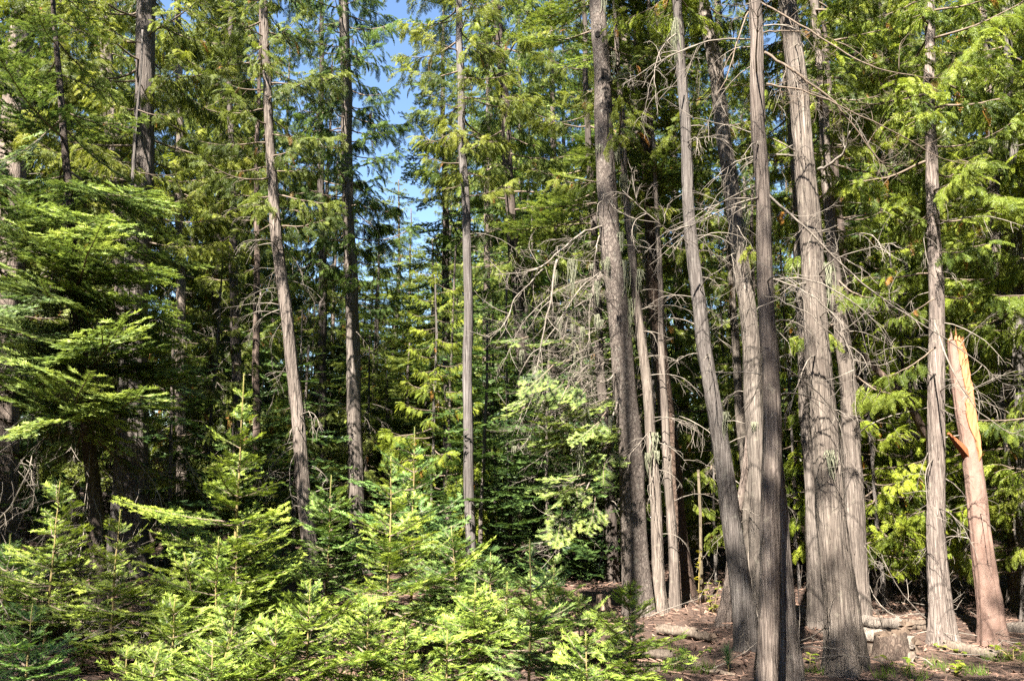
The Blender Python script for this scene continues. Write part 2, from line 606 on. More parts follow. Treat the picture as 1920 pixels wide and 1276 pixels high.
def cedar_bough(L, r, tpls=TPL_FINE, size=0.30, gap=0.085, wood=True, droop=0.5, dead=0.035, sparse=0.25):
    mb = MB()
    k = 10
    t = np.linspace(0, 1, k)
    P = np.stack([L * t, 0.05 * L * np.sin(2.5 * t + r.uniform(0, 6)), L * (-droop * t + 0.85 * droop * t ** 2.2)], 1) + wobble(k, 0.02 * L, r)
    P[0] = 0
    fw = nrm(np.gradient(P, axis=0))
    if wood:
        V, F = tube(P, np.linspace(0.006 + 0.008 * L, 0.002, k), 5, cap=False)
        mb.add(V, F, 1, 0.4, True)
    up = np.array([0, 0, 1.0])
    n = int(L / 0.075)
    for i in range(n):
        tt = sparse + (1 - sparse) * (i + r.random()) / n
        x = tt * (k - 1)
        q = min(int(x), k - 2)
        p = P[q] + (P[q + 1] - P[q]) * (x - q)
        side = 1 if i % 2 else -1
        ll = L * (0.40 * (1 - tt) ** 0.6 * min(1, 0.3 + 2.5 * (tt - sparse + 0.1))) * r.uniform(0.6, 1.2) + 0.06
        d = fw[q]
        lv = np.array([-d[1], d[0], 0]) * side
        dr = nrm(d * r.uniform(0.5, 0.9) + lv * r.uniform(0.6, 1.0) + up * r.uniform(-0.25, 0.1))
        nf = max(1, int(ll / gap))
        base_t = 0.42 + r.uniform(-0.15, 0.2) + 0.15 * tt
        pts = np.array([p + dr * ll * s - up * 0.35 * ll * s * s for s in (0, 0.5, 1.0)])
        if wood and ll > 0.15:
            V, F = tube(pts, np.linspace(0.003, 0.0015, 3), 3, cap=False)
            mb.add(V, F, 1, 0.4, True)
        for j in range(nf + 1):
            s = (j + r.uniform(0.3, 0.9)) / (nf + 0.9)
            pj = p + dr * ll * s - up * 0.35 * ll * s * s
            sd = 1 if j % 2 else -1
            lv2 = np.cross(up, dr) * sd
            fd = nrm(dr * r.uniform(0.5, 1.0) + lv2 * (r.uniform(0.2, 0.8) if j < nf else 0.0) - up * r.uniform(0.15, 0.9))
            nn = nrm(up + 0.5 * dr + r.normal(0, 0.35, 3))
            dd = r.random() < dead
            put_frond(mb, tpls[r.integers(len(tpls))], pj, fd, nn, size * r.uniform(0.65, 1.2) * (1 - 0.25 * s),
                      0.03 if dd else base_t + r.uniform(-0.08, 0.1), r)
    for e in range(2):
        put_frond(mb, tpls[0], P[-2], nrm(fw[-1] + r.normal(0, 0.2, 3)), nrm(up + r.normal(0, 0.3, 3)), size, 0.6, r)
    return mb


def dead_branch(L, r, subs=7, hang=0.6, rad=0.009, fine=True):
    mb = MB()

    def limb(p, d, ln, rd, g, lev):
        k = 8 if lev == 0 else 6
        pts = [np.array(p, float)]
        d = nrm(d)
        for q in range(k - 1):
            d = nrm(d + np.array([0, 0, -g / k]) + r.normal(0, 0.10 + 0.05 * lev, 3))
            pts.append(pts[-1] + d * ln / (k - 1))
        pts = np.array(pts)
        V, F = tube(pts, np.linspace(rd, max(0.0012, rd * 0.25), k), 5 if lev == 0 else 3, cap=lev == 0)
        mb.add(V, F, 0, r.uniform(0.25, 0.6), True)
        if lev < (2 if fine else 1):
            n = subs if lev == 0 else max(2, int(ln / 0.14))
            for j in range(n):
                s = r.uniform(0.25, 1.0)
                i = min(int(s * (k - 1)), k - 2)
                pd = nrm(pts[i + 1] - pts[i])
                dd = nrm(pd * r.uniform(0.5, 1) + r.normal(0, 0.55, 3))
                limb(pts[i] + (pts[i + 1] - pts[i]) * 0.5, dd, ln * r.uniform(0.2, 0.5) * (1.1 - 0.5 * s), rd * 0.45,
                     g * r.uniform(0.3, 1.6), lev + 1)
    limb((0, 0, 0), (1, 0, r.uniform(-0.1, 0.35)), L, rad, hang, 0)
    return mb


def lichen_tuft(r, n=26, ln=0.35):
    mb = MB()
    for i in range(n):
        l = ln * r.uniform(0.25, 1.0)
        k = 6
        p0 = np.array([r.normal(0, 0.02), r.normal(0, 0.02), 0])
        t = np.linspace(0, 1, k)
        P = p0 + np.stack([0.05 * l * np.sin(4 * t + r.uniform(0, 6)), 0.05 * l * np.sin(3 * t + r.uniform(0, 6)), -l * t], 1) + wobble(k, 0.015, r) * t[:, None]
        V, F = tube(P, 0.0022 * np.array([0.8, 1.3, 1.5, 1.3, 1.0, 0.4]) * r.uniform(0.7, 1.7), 3, cap=False)
        mb.add(V, F, 0, r.uniform(0.2, 0.6), True)
    return mb


FIRM = [M_FIR, M_TWIG]
CEDM = [M_CEDAR, M_TWIG]
# bough libraries: length -> meshes (shared by every tree that grows one)
FIR_B = {}
for L_, cnt in ((0.18, 5), (0.35, 6), (0.6, 7), (1.0, 7), (1.6, 6)):
    big = L_ > 0.8
    FIR_B[L_] = [fir_bough(L_, rng, spacing=0.0075 if big else 0.006, nl=0.036 if big else 0.030, nw=0.011 if big else 0.0075,
                           curve=(rng.uniform(-0.45, -0.05), rng.uniform(0.1, 0.4)) if big else (-0.10, 0.16),
                           lat_gap=0.066 if big else 0.055, lat_len=rng.uniform(0.40, 0.52)).mesh('fir_bough', FIRM) for _ in range(cnt)]
CED_B = {}
for L_, cnt in ((0.7, 6), (1.2, 8), (1.9, 7)):
    CED_B[L_] = [cedar_bough(L_, rng, droop=rng.uniform(0.2, 0.55), size=0.16 + 0.04 * L_, gap=0.066, dead=0.007).mesh('cedar_bough', CEDM) for _ in range(cnt)]
DEAD_B = {}
for L_, cnt in ((0.35, 5), (0.7, 8), (1.3, 8)):
    DEAD_B[L_] = [dead_branch(L_, rng, subs=int(3 + 5 * L_), hang=rng.uniform(0.5, 2.6), rad=0.003 + 0.0036 * L_).mesh('dead_branch', [M_DEAD]) for _ in range(cnt)]
LICH = [lichen_tuft(rng, 24, ln).mesh('hanging_lichen', [M_LICHEN]) for ln in (0.15, 0.25, 0.25, 0.4, 0.55)]


def pick(lib, L):
    key = min(lib, key=lambda q: abs(math.log(q / L)))
    ms = lib[key]
    return ms[random.randrange(len(ms))], L / key


# ------------------------------------------------------------------ trunks
def trunk_mesh(name, P, rad, mat, n=36, flute=0.05, fibre=0.035, flare=0.5, flare_h=0.24, seed=0, step=0.07, ztop=9.0, strips=0):
    """P (k,3) path from base upwards (relative to the base), rad (k)"""
    r = np.random.default_rng(seed)
    z = P[:, 2]
    zz = [z[0]]
    while zz[-1] < z[-1]:
        zz.append(zz[-1] + (step * (0.5 if zz[-1] < 0.5 else 1.0) if zz[-1] < ztop else 0.5))
    zz[-1] = z[-1]
    zz = np.array(zz)
    x = np.interp(zz, z, P[:, 0])
    y = np.interp(zz, z, P[:, 1])
    # smooth the polyline and add slight natural waver
    ker = np.ones(7) / 7
    for arr in (x, y):
        pad = np.concatenate([np.full(3, arr[0]), arr, np.full(3, arr[-1])])
        arr[:] = np.convolve(pad, ker, 'valid')
    x += 0.012 * np.sin(zz * 1.7 + r.uniform(0, 6)) + 0.006 * np.sin(zz * 4.3 + r.uniform(0, 6))
    rr = np.interp(zz, z, rad)
    th = np.linspace(0, 2 * np.pi, n, endpoint=False)
    TH, Z = np.meshgrid(th, zz)
    g = np.ones_like(TH)
    base = np.exp(-np.maximum(Z, 0) / flare_h)
    for q in (2, 3, 5, 7):
        ph = r.uniform(0, 6.28)
        tw = r.uniform(-0.25, 0.25)
        g += flute * r.uniform(0.4, 1.0) * np.sin(q * TH + ph + tw * Z) * (0.6 + 4.0 * base)
    g += flare * base
    fb = r.normal(0, 1, (len(zz) // 5 + 3, n))
    fi = np.arange(len(zz)) / 5.0
    i0 = fi.astype(int)
    fr = (fi - i0)[:, None]
    g += fibre * (fb[i0] * (1 - fr) + fb[i0 + 1] * fr) + fibre * 0.35 * r.normal(0, 1, TH.shape)
    RR = rr[:, None] * g
    V = np.stack([x[:, None] + RR * np.cos(TH), y[:, None] + RR * np.sin(TH), np.broadcast_to(zz[:, None], TH.shape)], -1).reshape(-1, 3)
    k = len(zz)
    i = np.arange(k - 1)[:, None] * n
    j = np.arange(n)[None, :]
    a, b = i + j, i + (j + 1) % n
    F = np.concatenate([np.stack([a, b, b + n], -1).reshape(-1, 3), np.stack([a, b + n, a + n], -1).reshape(-1, 3)])
    V = np.concatenate([V, [[x[-1], y[-1], zz[-1]]]])
    jj = np.arange(n)
    F = np.concatenate([F, np.stack([(k - 1) * n + jj, (k - 1) * n + (jj + 1) % n, np.full(n, k * n)], -1)])
    mb = MB()
    mb.add(V, F, 0, 0.5, True)
    for q in range(strips):                      # loose bark strips lifting off the stem
        zc = r.uniform(0.1, min(z[-1] - 0.6, ztop - 0.5))
        ln = r.uniform(0.12, 0.55)
        a0 = r.uniform(0, 6.283)
        w = r.uniform(0.005, 0.014)
        kk = 5
        ff = np.linspace(0, 1, kk)
        zs = zc + ln * ff
        up_end = r.random() < 0.15
        lift = 0.003 + r.uniform(0.002, 0.014) * (ff if up_end else 1 - ff) ** 2
        cx, cy, cr = np.interp(zs, zz, x), np.interp(zs, zz, y), np.interp(zs, zz, rr)
        rad_ = cr * (1 + flute) + lift
        aw = w / cr.mean() * np.array([0.15, 0.8, 1.0, 0.75, 0.12])
        ln_l = np.stack([cx + rad_ * np.cos(a0 - aw), cy + rad_ * np.sin(a0 - aw), zs], 1)
        ln_r = np.stack([cx + rad_ * np.cos(a0 + aw), cy + rad_ * np.sin(a0 + aw), zs], 1)
        VV = np.stack([ln_l, ln_r], 1).reshape(-1, 3)
        FF = []
        for e in range(kk - 1):
            FF += [(2 * e, 2 * e + 1, 2 * e + 3), (2 * e, 2 * e + 3, 2 * e + 2)]
        mb.add(VV, FF, 0, 0.5)
    return mb.mesh(name, [mat])


def frame_top_z(Y):
    return CAM_H + Y * math.tan(PITCH + math.atan(638 / F_PX))


SEED = [100]


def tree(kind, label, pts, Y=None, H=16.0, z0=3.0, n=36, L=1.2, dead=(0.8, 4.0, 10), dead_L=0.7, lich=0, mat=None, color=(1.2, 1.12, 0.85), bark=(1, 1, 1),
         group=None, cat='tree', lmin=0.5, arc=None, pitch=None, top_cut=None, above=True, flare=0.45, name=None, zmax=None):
    """pts: (u, v, width px) from top to bottom along the trunk in photo pixels"""
    SEED[0] += 1
    pts = sorted(pts, key=lambda q: -q[1])          # bottom first
    u0, v0, w0 = pts[0]
    if Y is None:
        g = ground_at(u0, v0)
        Y = g[1]
    W3 = [at(u, v, Y) for u, v, w in pts]
    Rd = [0.465 * w * scale_at(v, Y) for u, v, w in pts]
    d0 = (W3[1] - W3[0])
    gz = float(hgt(W3[0][0], Y))
    if W3[0][2] > gz + 0.05:                        # base hidden: carry the line down to the ground
        s = (W3[0][2] - gz) / max(d0[2], 0.05)
        W3.insert(0, W3[0] - d0 * s)
        Rd.insert(0, Rd[0] * 1.12)
    base = W3[0].copy()
    base[2] = gz - 0.06
    W3.insert(0, base.copy())
    Rd.insert(0, Rd[0])
    if top_cut is None:
        d = nrm(W3[-1] - W3[-2])
        z_now = W3[-1][2]
        d = d / max(d[2], 0.3)
        r1 = Rd[-1]
        for q in range(1, 7):
            s = (H - z_now) * q / 6.0
            if s <= 0:
                break
            bend = 0.75 if q > 1 else 1.0
            d = np.array([d[0] * bend, d[1], 1.0])
            W3.append(W3[-1] + d * (H - z_now) / 6.0)
            Rd.append(max(0.012, r1 * (1 - q / 6.2)))
    P = np.array(W3) - base
    Rd = np.array(Rd)
    nm = name or ('fir_tree' if kind == 'fir' else 'cedar_tree')
    ro = root(nm, base, label, cat, group)
    bm = mat or (M_FIRBARK if kind == 'fir' else M_CEDARBARK)
    near = Y < 9.5
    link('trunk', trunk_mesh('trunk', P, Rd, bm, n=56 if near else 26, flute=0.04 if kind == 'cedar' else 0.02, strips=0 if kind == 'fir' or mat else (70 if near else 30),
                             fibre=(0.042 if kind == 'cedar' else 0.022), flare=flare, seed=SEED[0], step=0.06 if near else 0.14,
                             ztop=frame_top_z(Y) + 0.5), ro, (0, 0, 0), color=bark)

    def on(z):
        return np.array([np.interp(z, P[:, 2], P[:, 0]), np.interp(z, P[:, 2], P[:, 1]), z]), float(np.interp(z, P[:, 2], Rd))
    r = np.random.default_rng(SEED[0] * 3 + 1)
    random.seed(SEED[0])
    Hc = P[-1, 2]
    lib = FIR_B if kind == 'fir' else CED_B
    ft = frame_top_z(Y) + 1.2
    if n:
        top = min(Hc, zmax or Hc)
        for i in range(n):
            # most boughs where the picture sees them, fewer above
            f = (i + r.uniform(0, 1)) / n
            zt = min(top, ft)
            z = z0 + (zt - z0) * f
            a = i * 2.399 + r.uniform(-0.5, 0.5) if arc is None else r.uniform(arc[0], arc[1])
            frac = (z - z0) / max(Hc - z0, 0.1)
            LL = L * (1 - frac) ** 0.65 * r.uniform(0.65, 1.15) * min(1, 0.6 + 3 * frac)
            LL = max(LL, lmin)
            p, rr = on(z)
            pit = (R(r.uniform(-22, 12)) if kind == 'fir' else R(r.uniform(-8, 22))) if pitch is None else R(r.uniform(*pitch))
            me, sc = pick(lib, LL)
            p = p + np.array([math.cos(a), math.sin(a), 0]) * rr * 0.7
            cj = np.array(color) * r.uniform(0.8, 1.15)
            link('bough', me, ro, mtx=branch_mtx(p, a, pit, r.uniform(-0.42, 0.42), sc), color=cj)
        if above and top > ft + 0.5:
            m = max(3, int(n * 0.13 * min(1.0, (top - ft) / 6)))
            for i in range(m):
                z = ft + (top - ft) * (i + r.random()) / m
                frac = (z - z0) / (Hc - z0)
                LL = max(0.45, 1.25 * L * (1 - frac) ** 0.65 * r.uniform(0.8, 1.15))
                a = i * 2.399 + r.uniform(-0.4, 0.4)
                p, rr = on(z)
                me, sc = pick(lib, LL)
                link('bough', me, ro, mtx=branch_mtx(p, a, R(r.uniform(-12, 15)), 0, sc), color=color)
    if dead:
        dz0, dz1, dn = dead
        for i in range(dn):
            z = r.uniform(dz0, dz1)
            p, rr = on(z)
            a = r.uniform(0, 6.283)
            me, sc = pick(DEAD_B, dead_L * r.uniform(0.4, 1.4))
            p = p + np.array([math.cos(a), math.sin(a), 0]) * rr * 0.8
            o = link('dead_branch', me, ro, mtx=branch_mtx(p, a, R(r.uniform(-20, 25)), r.uniform(-0.5, 0.5), sc))
    for i in range(lich):
        z = r.uniform(1.5, min(Hc, ft))
        p, rr = on(z)
        a = r.uniform(3.3, 6.1)
        k = r.integers(len(LICH))
        link('hanging_lichen', LICH[k], ro, mtx=branch_mtx(p + np.array([math.cos(a), math.sin(a), 0]) * (rr + 0.02), a, 0, 0, r.uniform(0.7, 1.2)))
    return ro, on, Y


# ------------------------------------------------------------------ ground
gx = np.concatenate([-np.geomspace(300, 8.2, 16), np.arange(-8, 8.01, 0.14), np.geomspace(8.2, 300, 16)])
gy = np.concatenate([-np.geomspace(60, 3.2, 8), np.arange(-3, 16.01, 0.14), np.geomspace(16.3, 600, 22)])
GX, GY = np.meshgrid(gx, gy)
GZ = hgt(GX, GY) + np.where((abs(GX) < 9) & (GY < 17), rng.normal(0, 0.008, GX.shape), 0)
V = np.stack([GX, GY, GZ], -1).reshape(-1, 3)
i = np.arange(len(gy) - 1)[:, None] * len(gx)
j = np.arange(len(gx) - 1)[None, :]
a = i + j
F = np.concatenate([np.stack([a, a + 1, a + 1 + len(gx)], -1).reshape(-1, 3), np.stack([a, a + 1 + len(gx), a + len(gx)], -1).reshape(-1, 3)])
mb = MB()
mb.add(V, F, 0, 0.5, True)
g = link('ground', mb.mesh('ground', [M_SOIL]))
tag(g, 'brown forest floor covered in needle litter', None, kind='structure')

# ------------------------------------------------------------------ main trees, left to right; tints carry part of the sun and shade
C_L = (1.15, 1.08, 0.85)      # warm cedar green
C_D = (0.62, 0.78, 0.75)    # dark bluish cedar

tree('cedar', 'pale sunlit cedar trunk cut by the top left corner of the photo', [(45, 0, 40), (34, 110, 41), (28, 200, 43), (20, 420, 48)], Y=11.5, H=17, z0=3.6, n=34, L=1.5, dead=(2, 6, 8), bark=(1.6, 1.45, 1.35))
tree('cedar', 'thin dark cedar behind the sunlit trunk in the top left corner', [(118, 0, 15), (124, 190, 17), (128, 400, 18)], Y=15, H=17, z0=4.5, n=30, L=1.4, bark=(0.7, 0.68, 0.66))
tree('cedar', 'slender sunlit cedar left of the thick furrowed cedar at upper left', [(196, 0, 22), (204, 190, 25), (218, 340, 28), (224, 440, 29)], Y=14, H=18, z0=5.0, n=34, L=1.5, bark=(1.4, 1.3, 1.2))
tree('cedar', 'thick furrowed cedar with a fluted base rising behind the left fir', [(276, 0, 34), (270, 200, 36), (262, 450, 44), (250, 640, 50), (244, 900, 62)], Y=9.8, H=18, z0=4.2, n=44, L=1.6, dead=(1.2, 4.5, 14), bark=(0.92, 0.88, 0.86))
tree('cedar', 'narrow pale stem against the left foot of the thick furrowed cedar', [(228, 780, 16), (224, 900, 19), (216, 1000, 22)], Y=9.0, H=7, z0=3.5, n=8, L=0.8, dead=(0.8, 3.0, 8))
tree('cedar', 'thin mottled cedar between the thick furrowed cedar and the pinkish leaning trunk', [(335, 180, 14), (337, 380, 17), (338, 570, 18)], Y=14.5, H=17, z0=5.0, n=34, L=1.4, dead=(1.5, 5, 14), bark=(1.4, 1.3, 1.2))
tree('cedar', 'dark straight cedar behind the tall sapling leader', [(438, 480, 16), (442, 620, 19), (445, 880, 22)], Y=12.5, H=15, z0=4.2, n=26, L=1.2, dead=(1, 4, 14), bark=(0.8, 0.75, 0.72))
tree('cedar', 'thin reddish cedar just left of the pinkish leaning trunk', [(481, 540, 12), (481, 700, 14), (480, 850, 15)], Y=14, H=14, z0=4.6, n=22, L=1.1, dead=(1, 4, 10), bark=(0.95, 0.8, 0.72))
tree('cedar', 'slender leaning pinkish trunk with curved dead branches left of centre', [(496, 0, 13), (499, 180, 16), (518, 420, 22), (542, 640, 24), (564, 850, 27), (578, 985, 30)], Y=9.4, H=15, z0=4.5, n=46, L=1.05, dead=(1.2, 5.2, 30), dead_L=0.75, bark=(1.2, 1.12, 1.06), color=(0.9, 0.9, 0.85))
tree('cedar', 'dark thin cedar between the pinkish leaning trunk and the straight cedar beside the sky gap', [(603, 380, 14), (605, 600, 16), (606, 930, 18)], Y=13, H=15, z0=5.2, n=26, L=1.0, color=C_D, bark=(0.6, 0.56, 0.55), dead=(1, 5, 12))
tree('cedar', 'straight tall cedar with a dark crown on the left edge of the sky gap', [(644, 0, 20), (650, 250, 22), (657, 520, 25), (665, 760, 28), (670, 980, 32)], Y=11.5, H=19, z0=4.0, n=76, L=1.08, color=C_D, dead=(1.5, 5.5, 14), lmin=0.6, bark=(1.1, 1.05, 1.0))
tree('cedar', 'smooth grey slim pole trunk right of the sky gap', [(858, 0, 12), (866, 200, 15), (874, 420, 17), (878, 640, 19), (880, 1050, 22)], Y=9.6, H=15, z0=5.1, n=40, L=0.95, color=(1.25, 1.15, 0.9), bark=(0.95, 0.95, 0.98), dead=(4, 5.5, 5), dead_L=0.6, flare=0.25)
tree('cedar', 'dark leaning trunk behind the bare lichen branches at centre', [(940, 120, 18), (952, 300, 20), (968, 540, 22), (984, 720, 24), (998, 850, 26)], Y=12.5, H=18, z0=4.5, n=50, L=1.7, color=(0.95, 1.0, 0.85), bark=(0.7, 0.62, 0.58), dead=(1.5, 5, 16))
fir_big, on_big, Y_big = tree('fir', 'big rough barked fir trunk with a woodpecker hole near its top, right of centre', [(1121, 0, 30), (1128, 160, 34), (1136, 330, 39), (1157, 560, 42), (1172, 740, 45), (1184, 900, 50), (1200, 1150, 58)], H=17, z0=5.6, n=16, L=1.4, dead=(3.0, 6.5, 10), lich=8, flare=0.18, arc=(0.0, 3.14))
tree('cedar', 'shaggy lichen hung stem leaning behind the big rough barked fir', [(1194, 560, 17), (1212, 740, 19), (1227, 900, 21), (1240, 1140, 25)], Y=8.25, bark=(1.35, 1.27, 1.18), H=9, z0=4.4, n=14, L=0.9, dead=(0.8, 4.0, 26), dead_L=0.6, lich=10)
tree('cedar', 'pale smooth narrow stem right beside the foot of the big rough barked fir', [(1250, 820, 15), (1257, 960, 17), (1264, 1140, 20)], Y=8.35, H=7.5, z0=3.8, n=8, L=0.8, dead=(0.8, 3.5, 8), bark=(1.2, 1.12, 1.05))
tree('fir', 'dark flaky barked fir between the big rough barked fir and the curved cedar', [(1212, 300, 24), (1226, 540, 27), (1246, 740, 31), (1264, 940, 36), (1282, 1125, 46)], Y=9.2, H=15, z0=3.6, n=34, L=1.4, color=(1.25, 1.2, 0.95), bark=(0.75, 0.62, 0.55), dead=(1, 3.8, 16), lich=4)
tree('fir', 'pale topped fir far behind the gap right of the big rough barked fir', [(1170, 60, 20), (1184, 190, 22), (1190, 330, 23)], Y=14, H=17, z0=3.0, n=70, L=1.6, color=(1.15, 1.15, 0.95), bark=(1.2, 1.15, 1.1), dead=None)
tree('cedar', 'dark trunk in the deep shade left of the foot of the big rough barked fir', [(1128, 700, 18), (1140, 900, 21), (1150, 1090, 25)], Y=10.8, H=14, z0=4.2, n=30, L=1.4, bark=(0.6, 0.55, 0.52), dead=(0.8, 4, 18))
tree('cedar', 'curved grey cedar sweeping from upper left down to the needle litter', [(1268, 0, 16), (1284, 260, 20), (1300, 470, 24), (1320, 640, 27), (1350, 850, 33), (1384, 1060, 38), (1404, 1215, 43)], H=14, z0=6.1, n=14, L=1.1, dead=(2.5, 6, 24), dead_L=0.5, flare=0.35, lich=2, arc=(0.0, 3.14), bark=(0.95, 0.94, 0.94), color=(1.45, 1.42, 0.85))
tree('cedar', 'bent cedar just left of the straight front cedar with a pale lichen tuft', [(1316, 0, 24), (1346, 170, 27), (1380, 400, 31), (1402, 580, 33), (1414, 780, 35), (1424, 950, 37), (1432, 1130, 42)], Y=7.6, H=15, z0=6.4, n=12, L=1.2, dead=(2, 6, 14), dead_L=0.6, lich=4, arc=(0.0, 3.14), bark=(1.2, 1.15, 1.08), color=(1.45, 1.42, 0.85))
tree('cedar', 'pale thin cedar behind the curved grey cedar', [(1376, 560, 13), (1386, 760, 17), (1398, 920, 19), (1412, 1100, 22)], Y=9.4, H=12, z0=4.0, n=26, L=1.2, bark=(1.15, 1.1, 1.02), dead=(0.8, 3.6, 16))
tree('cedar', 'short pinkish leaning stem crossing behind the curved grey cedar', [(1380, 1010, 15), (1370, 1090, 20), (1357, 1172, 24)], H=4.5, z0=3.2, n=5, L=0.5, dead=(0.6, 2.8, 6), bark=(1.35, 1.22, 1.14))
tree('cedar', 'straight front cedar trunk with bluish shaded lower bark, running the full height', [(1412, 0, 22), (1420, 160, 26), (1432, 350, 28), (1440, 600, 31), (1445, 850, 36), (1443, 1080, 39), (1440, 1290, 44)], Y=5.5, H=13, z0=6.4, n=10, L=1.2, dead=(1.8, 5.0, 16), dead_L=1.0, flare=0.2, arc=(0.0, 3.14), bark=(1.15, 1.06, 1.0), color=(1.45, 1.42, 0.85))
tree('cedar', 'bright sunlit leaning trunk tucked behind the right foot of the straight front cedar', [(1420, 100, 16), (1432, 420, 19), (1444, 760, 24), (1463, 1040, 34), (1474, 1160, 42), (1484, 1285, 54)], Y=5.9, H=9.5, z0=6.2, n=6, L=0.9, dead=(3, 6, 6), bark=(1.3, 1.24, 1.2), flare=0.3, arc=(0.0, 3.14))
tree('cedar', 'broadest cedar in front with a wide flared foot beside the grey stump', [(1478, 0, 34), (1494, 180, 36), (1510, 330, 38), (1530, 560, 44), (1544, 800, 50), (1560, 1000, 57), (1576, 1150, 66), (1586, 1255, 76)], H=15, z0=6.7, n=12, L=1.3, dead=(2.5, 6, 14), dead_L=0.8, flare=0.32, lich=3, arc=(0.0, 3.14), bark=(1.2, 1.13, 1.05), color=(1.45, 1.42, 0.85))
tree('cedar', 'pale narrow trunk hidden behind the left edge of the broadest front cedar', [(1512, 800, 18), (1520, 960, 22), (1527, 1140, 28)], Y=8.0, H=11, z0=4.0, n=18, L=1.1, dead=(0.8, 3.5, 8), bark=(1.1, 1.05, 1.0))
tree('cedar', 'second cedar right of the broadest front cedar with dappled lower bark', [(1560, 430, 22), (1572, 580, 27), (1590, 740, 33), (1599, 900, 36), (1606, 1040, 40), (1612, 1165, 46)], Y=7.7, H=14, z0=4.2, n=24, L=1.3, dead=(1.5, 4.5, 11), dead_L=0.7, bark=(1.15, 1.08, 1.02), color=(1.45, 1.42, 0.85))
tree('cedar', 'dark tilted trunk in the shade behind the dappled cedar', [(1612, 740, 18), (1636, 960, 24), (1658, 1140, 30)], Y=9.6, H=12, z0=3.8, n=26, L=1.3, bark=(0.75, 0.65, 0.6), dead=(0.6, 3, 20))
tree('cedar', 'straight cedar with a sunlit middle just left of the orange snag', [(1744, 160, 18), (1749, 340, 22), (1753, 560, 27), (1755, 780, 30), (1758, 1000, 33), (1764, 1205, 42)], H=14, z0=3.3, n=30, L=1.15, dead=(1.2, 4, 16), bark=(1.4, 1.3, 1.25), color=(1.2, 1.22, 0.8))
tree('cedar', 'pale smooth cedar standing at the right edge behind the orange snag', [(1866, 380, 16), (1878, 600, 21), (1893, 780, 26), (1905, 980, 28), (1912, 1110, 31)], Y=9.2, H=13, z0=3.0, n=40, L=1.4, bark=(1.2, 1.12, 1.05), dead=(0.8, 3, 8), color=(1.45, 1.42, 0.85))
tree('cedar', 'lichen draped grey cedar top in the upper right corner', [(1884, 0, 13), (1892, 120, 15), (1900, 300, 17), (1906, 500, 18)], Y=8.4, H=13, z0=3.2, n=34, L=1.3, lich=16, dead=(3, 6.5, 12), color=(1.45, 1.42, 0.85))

# left fir with broad sunlit boughs
tree('fir', 'near fir with broad layered sunlit boughs filling the left edge', [(118, 250, 13), (138, 480, 18), (152, 640, 21), (162, 780, 24), (176, 960, 28)], Y=7.4, H=9.5, z0=1.75, n=46, L=1.5, color=(1.15, 1.15, 1.05), dead=(0.5, 3.6, 60), dead_L=1.0, pitch=(-38, 2), bark=(0.7, 0.66, 0.64))
tree('fir', 'dark second fir cut by the left edge of the photo', [(-60, 300, 22), (-40, 800, 30)], Y=8.6, H=10, z0=1.6, n=64, L=1.9, color=(0.9, 0.98, 0.95), dead=(0.5, 3.4, 60), dead_L=1.1, pitch=(-36, 2))

tree('fir', 'dark bluish fir filling the right side of the sky gap behind the grey pole trunk', [(832, 240, 10), (836, 500, 14), (838, 700, 17)], Y=13.5, H=12.5, z0=3.4, n=70, L=1.35, color=(0.8, 0.95, 0.9), dead=None, above=False)
# snag with torn orange wood
snag, on_snag, Y_snag = tree('cedar', 'broken snag with torn orange wood above smooth pinkish bark', [(1790, 640, 26), (1800, 700, 30), (1814, 800, 33), (1828, 900, 36), (1838, 1000, 39), (1850, 1110, 43), (1860, 1205, 48)],
                             H=3, z0=9, n=0, dead=(0.9, 2.4, 5), dead_L=0.6, mat=M_PINKBARK, top_cut=True, cat='snag', name='broken_snag', flare=0.3)

# cedar outside the right edge whose sprays hang into the picture
tree('cedar', 'bright yellow green cedar whose fern like sprays reach in from the right edge', [(2010, 300, 22), (2030, 1000, 34)], Y=7.3, H=10, z0=1.5, n=40, L=1.25, dead=None, lmin=0.6, color=(1.2, 1.22, 0.8))
# unseen trees added beside and behind the camera to shade the scene
for (x, y, H_, z0_, n_, L_, lab) in ((-0.95, -0.9, 11.7, 8.3, 38, 1.15, 'unseen cedar added for shade just behind the camera on the left'),
                                     (1.1, -2.0, 12.2, 9.4, 26, 1.2, 'unseen cedar added for shade behind the camera on the right'),
                                     (-5.9, -1.2, 10.5, 7.2, 30, 1.3, 'unseen cedar added for shade well to the left behind the camera'),
                                     (-8.2, -2.2, 18.5, 11.0, 34, 1.7, 'tallest unseen cedar added for shade far left behind the camera'),
                                     (-2.4, -0.9, 19, 15.2, 30, 0.8, 'very tall slim unseen cedar added for shade behind the camera left of centre')):
    SEED[0] += 1
    r = np.random.default_rng(SEED[0])
    random.seed(SEED[0])
    ro = root('cedar_tree', (x, y, float(hgt(x, y)) - 0.05), lab, 'tree')
    z = np.linspace(0, H_, 8)
    P = np.stack([0 * z, 0 * z, z], 1)
    link('trunk', trunk_mesh('trunk', P, np.linspace(0.15, 0.02, 8), M_CEDARBARK, n=20, step=0.2, seed=SEED[0]), ro, (0, 0, 0))
    for i in range(n_):
        f = (i + r.random()) / n_
        zz = z0_ + (H_ - z0_) * f
        me, sc = pick(CED_B, max(0.5, L_ * (1 - f) ** 0.6 * r.uniform(0.7, 1.15)))
        link('bough', me, ro, mtx=branch_mtx((0, 0, zz), i * 2.399 + r.uniform(-0.4, 0.4), R(r.uniform(-8, 20)), 0, sc))

